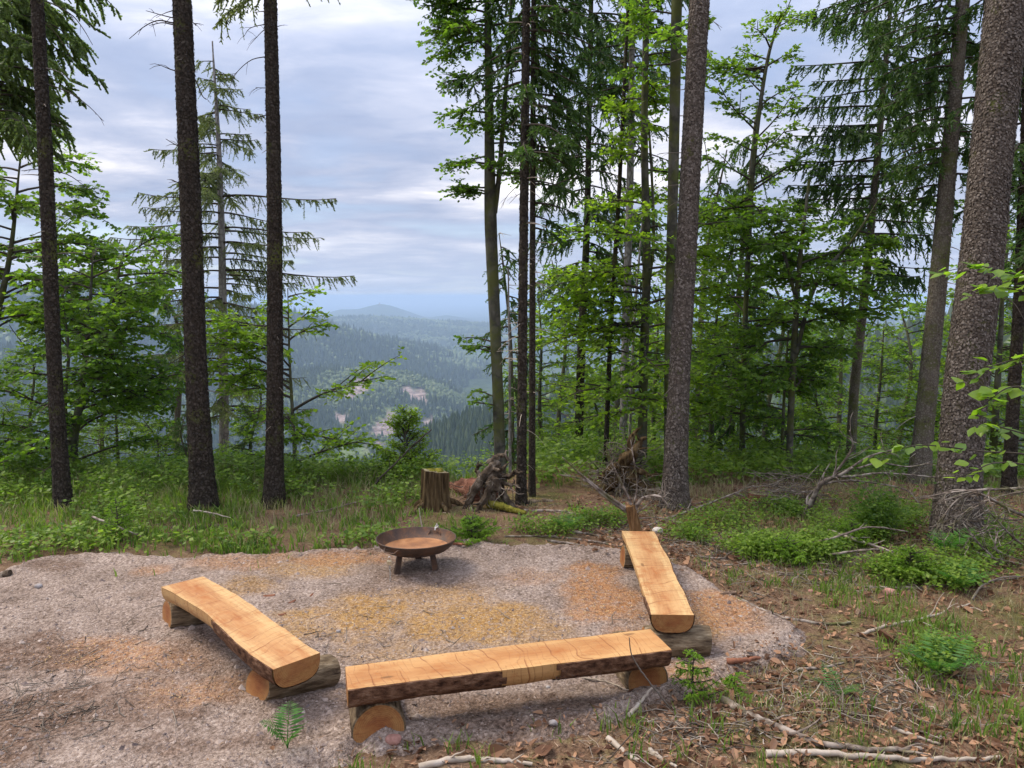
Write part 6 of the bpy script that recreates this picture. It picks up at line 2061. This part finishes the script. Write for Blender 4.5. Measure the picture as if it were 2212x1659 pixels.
def herbs(name, label, x, y, hh, g, mat, nl=(6, 14), leaf=.055, spread=.07):
    mb = MB()
    Z0 = near_z(x, y)
    for i_ in range(len(x)):
        k = int(g.integers(*nl))
        z0 = Z0[i_]
        h = hh[i_] * g.uniform(.6, 1.2)
        top = np.array([x[i_] + g.normal(0, .05), y[i_] + g.normal(0, .05), z0 + h])
        b_ = np.array([x[i_], y[i_], z0])
        f = np.sqrt(g.uniform(.08, 1, k))
        p = b_ + (top - b_) * f[:, None] + g.normal(0, .01, (k, 3))
        a = g.uniform(0, 6.28, k)
        d_ = unit(np.stack([np.cos(a), np.sin(a), g.normal(-.05, .3, k)], -1))
        sp_ = g.uniform(.2, 1, k) * spread
        q = p + d_ * sp_[:, None]
        nr = unit(np.array([0, 0, 1.0]) + g.normal(0, .45, (k, 3)))
        s = leaf * g.uniform(.6, 1.3, k)
        leaves(mb, q, d_, nr, s, s * .62)
        quads(mb, b_[None], unit(top - b_)[None], np.array([[1.0, 0, 0]]), [h], [.004], .5)
    return tag(mb.build(name, mat), label, 'plants', kind='stuff')


g = np.random.default_rng(210)
x, y = scatter(5000, -8.5, .5, 6.5, 11, g)
k = (inside(x, y) < -.02) & (g.uniform(0, 1, len(x)) < left_band(x, y) * sstep(-.15, .25, fbm(x * .8, y * .8, 66, 3) + .25 * sstep(-3, -4.5, x) + .15))
x, y = x[k], y[k]
herbs('undergrowth', 'leafy raspberry and herb undergrowth behind the clearing on the left', x, y, .16 + .16 * sstep(7.2, 9.5, y), g, HERB, (10, 22), .055, .09)
pts = []
for px, py, w, h, n in [(1650, 1195, 70, 16, 190), (1760, 1205, 60, 16, 190), (1850, 1165, 80, 20, 190), (1930, 1140, 60, 22, 150), (1960, 1255, 70, 18, 170), (2060, 1275, 50, 16, 110), (1290, 1132, 60, 12, 70), (1560, 1140, 70, 18, 60), (1180, 1150, 60, 10, 50), (2120, 1200, 90, 60, 200), (2030, 1440, 60, 25, 60), (1700, 1110, 120, 18, 140), (1490, 1160, 40, 14, 50)]:
    for _ in range(n):
        q = G(px + g.normal(0, w * .55), py + g.normal(0, h * .6))
        pts.append(q[:2])
pts = np.array(pts)
pts = pts[inside(pts[:, 0], pts[:, 1]) < -.05]
herbs('low_bushes', 'bright green bilberry ground cover between litter and trees on the right', pts[:, 0], pts[:, 1], np.full(len(pts), .15), g, HERB, (14, 26), .034, .08)
x, y = scatter(2600, .2, 8.5, 9.2, 13.5, g)
herbs('undergrowth', 'green undergrowth along the drop below the right wood', x, y, .2 + .35 * g.uniform(0, 1, len(x)) * sstep(9, 10.5, y), g, HERB, (8, 16), .07, .12)
q = [P(a, 1130, 7.0) for a in g.normal(1900, 26, 46)]
x, y = np.array([v[0] for v in q]), np.array([v[1] for v in q]) + g.normal(0, .15, len(q))
herbs('holly_bush', 'dark glossy-leaved low bush left of the huge near trunk', x, y, np.full(len(x), .5), g, LEAF_DARK, (24, 40), .04, .09)

g = np.random.default_rng(220)
x, y = scatter(60000, -3, 7.2, 3.1, 9.4, g)
dns = sstep(.4, 1.6, x + (y - 4) * .1) * (.25 + .75 * sstep(-.25, .25, fbm(x * .9, y * .9, 67, 4))) * sstep(9.4, 7, y) + .55 * sstep(4.2, 3.7, y) * sstep(-1.5, .5, x)
k = (g.uniform(0, 1, len(x)) < dns * .95) & (inside(x, y) < .02 + g.exponential(.07, len(x)))
x, y = x[k], y[k]
N_ = len(x)
z = floor_z(x, y) + g.uniform(.002, .02, N_)
a = g.uniform(0, 6.28, N_)
d_ = unit(np.stack([np.cos(a), np.sin(a), g.normal(0, .3, N_)], -1))
nr = unit(np.array([0, 0, 1.0]) + g.normal(0, .55, (N_, 3)))
sd_ = unit(np.cross(nr, d_))
L_ = g.lognormal(-3.25, .38, N_)[:, None]
W_ = L_ * g.uniform(.3, .75, (N_, 1))
p = np.stack([x, y, z], -1)
cup = nr * L_ * g.uniform(.05, .3, (N_, 1))
f1, f2 = g.uniform(.2, .4, (N_, 1)), g.uniform(.6, .8, (N_, 1))
V = np.stack([p, p + d_ * L_ * f1 + sd_ * W_ * .45 + cup, p + d_ * L_ * f2 + sd_ * W_ * .42 + cup * g.uniform(.2, 1.5, (N_, 1)), p + d_ * L_, p + d_ * L_ * f2 - sd_ * W_ * .42 + cup, p + d_ * L_ * f1 - sd_ * W_ * .45 + cup * g.uniform(.2, 1.5, (N_, 1))], 1)
i4 = np.arange(N_)[:, None] * 6
mb = MB()
mb.add(V, np.concatenate([i4 + [0, 1, 2, 3], i4 + [0, 3, 4, 5]]), 0, False)
tag(mb.build('leaf_litter', LITTER), 'dry brown beech leaves covering the ground on the right', 'leaves', kind='stuff')


def twiglitter(name, label, n, boxes, seed, mat, L, r, zr, on_pad=False):
    g = np.random.default_rng(seed)
    hz_f = floor_z if on_pad else near_z
    Q = []
    for (px, py, w, h, wt_) in boxes:
        for _ in range(int(n * wt_)):
            Q.append(G(px + g.normal(0, w * .6), max(720, py + g.normal(0, h * .6)))[:2])
    Q = np.array(Q)
    if not on_pad:
        Q = Q[inside(Q[:, 0], Q[:, 1]) < .02]
    k = len(Q)
    a = g.uniform(0, 6.28, k)
    l_ = g.uniform(*L, k)[:, None]
    d_ = np.stack([np.cos(a), np.sin(a), g.normal(0, .22, k)], -1)
    c_ = np.concatenate([Q, (hz_f(Q[:, 0], Q[:, 1]) + g.uniform(*zr, k))[:, None]], 1)
    pts_ = np.stack([c_ - d_ * l_ / 2, c_ - d_ * l_ * .2 + g.normal(0, .05, (k, 3)) * l_, c_ + d_ * l_ * .2 + g.normal(0, .07, (k, 3)) * l_, c_ + d_ * l_ / 2], 1)
    pts_[..., 2] = np.maximum(pts_[..., 2], hz_f(pts_[..., 0].ravel(), pts_[..., 1].ravel()).reshape(k, 4) + .003)
    rr_ = g.uniform(.6, 1.4, k)
    mb = MB()
    for i_ in range(k):
        tube(mb, pts_[i_], np.array([r, r * .85, r * .7, r * .4]) * rr_[i_], 4, cap=False)
    return tag(mb.build(name, mat), label, 'twigs', kind='stuff')


RB = [(1550, 1170, 140, 30, .22), (1800, 1240, 250, 50, .25), (1300, 1130, 120, 20, .15), (1900, 1500, 260, 90, .28), (1500, 1600, 180, 50, .1)]
twiglitter('twig_litter', 'fine brown twigs littering the ground around the trees', 1100, RB, 231, TWIG, (.06, .34), .003, (0, .03))
twiglitter('twig_litter', 'pale dead sticks and needles strewn through the litter', 420, RB, 232, TWIG_PALE, (.04, .22), .0028, (0, .03))
twiglitter('brushwood', 'tangle of dead brushwood around the low stump and dead limb', 420, [(1700, 1090, 70, 18, .45), (1420, 1100, 50, 12, .12), (2110, 1180, 60, 50, .3), (1330, 1060, 60, 18, .13)], 233, TWIG, (.15, .5), .0035, (0, .3))
twiglitter('twig_litter', 'thin twigs and bark bits on the lower left earth', 160, [(100, 1520, 180, 90, 1.0), (700, 1400, 500, 120, .8)], 234, TWIG, (.04, .22), .0025, (0, .006), True)

g = np.random.default_rng(240)
x, y = scatter(52000, -3, 7.2, 3.1, 9.2, g)
k = (inside(x, y) < .02 + g.exponential(.12, len(x))) & (g.uniform(0, 1, len(x)) < .35 + .65 * sstep(6.5, 4, y))
x, y = x[k], y[k]
z = floor_z(x, y) + g.uniform(.001, .012, len(x))
a = g.uniform(0, 6.28, len(x))
mb = MB()
quads(mb, np.stack([x, y, z], -1), unit(np.stack([np.cos(a), np.sin(a), g.normal(0, .3, len(x))], -1)), np.stack([-np.sin(a), np.cos(a), g.normal(0, .5, len(x))], -1), g.lognormal(-4.0, .5, len(x)), g.uniform(.0025, .009, len(x)), .6)
tag(mb.build('forest_debris', CRUMB), 'crumbs of bark, needles and leaf bits matting the forest floor', 'debris', kind='stuff')
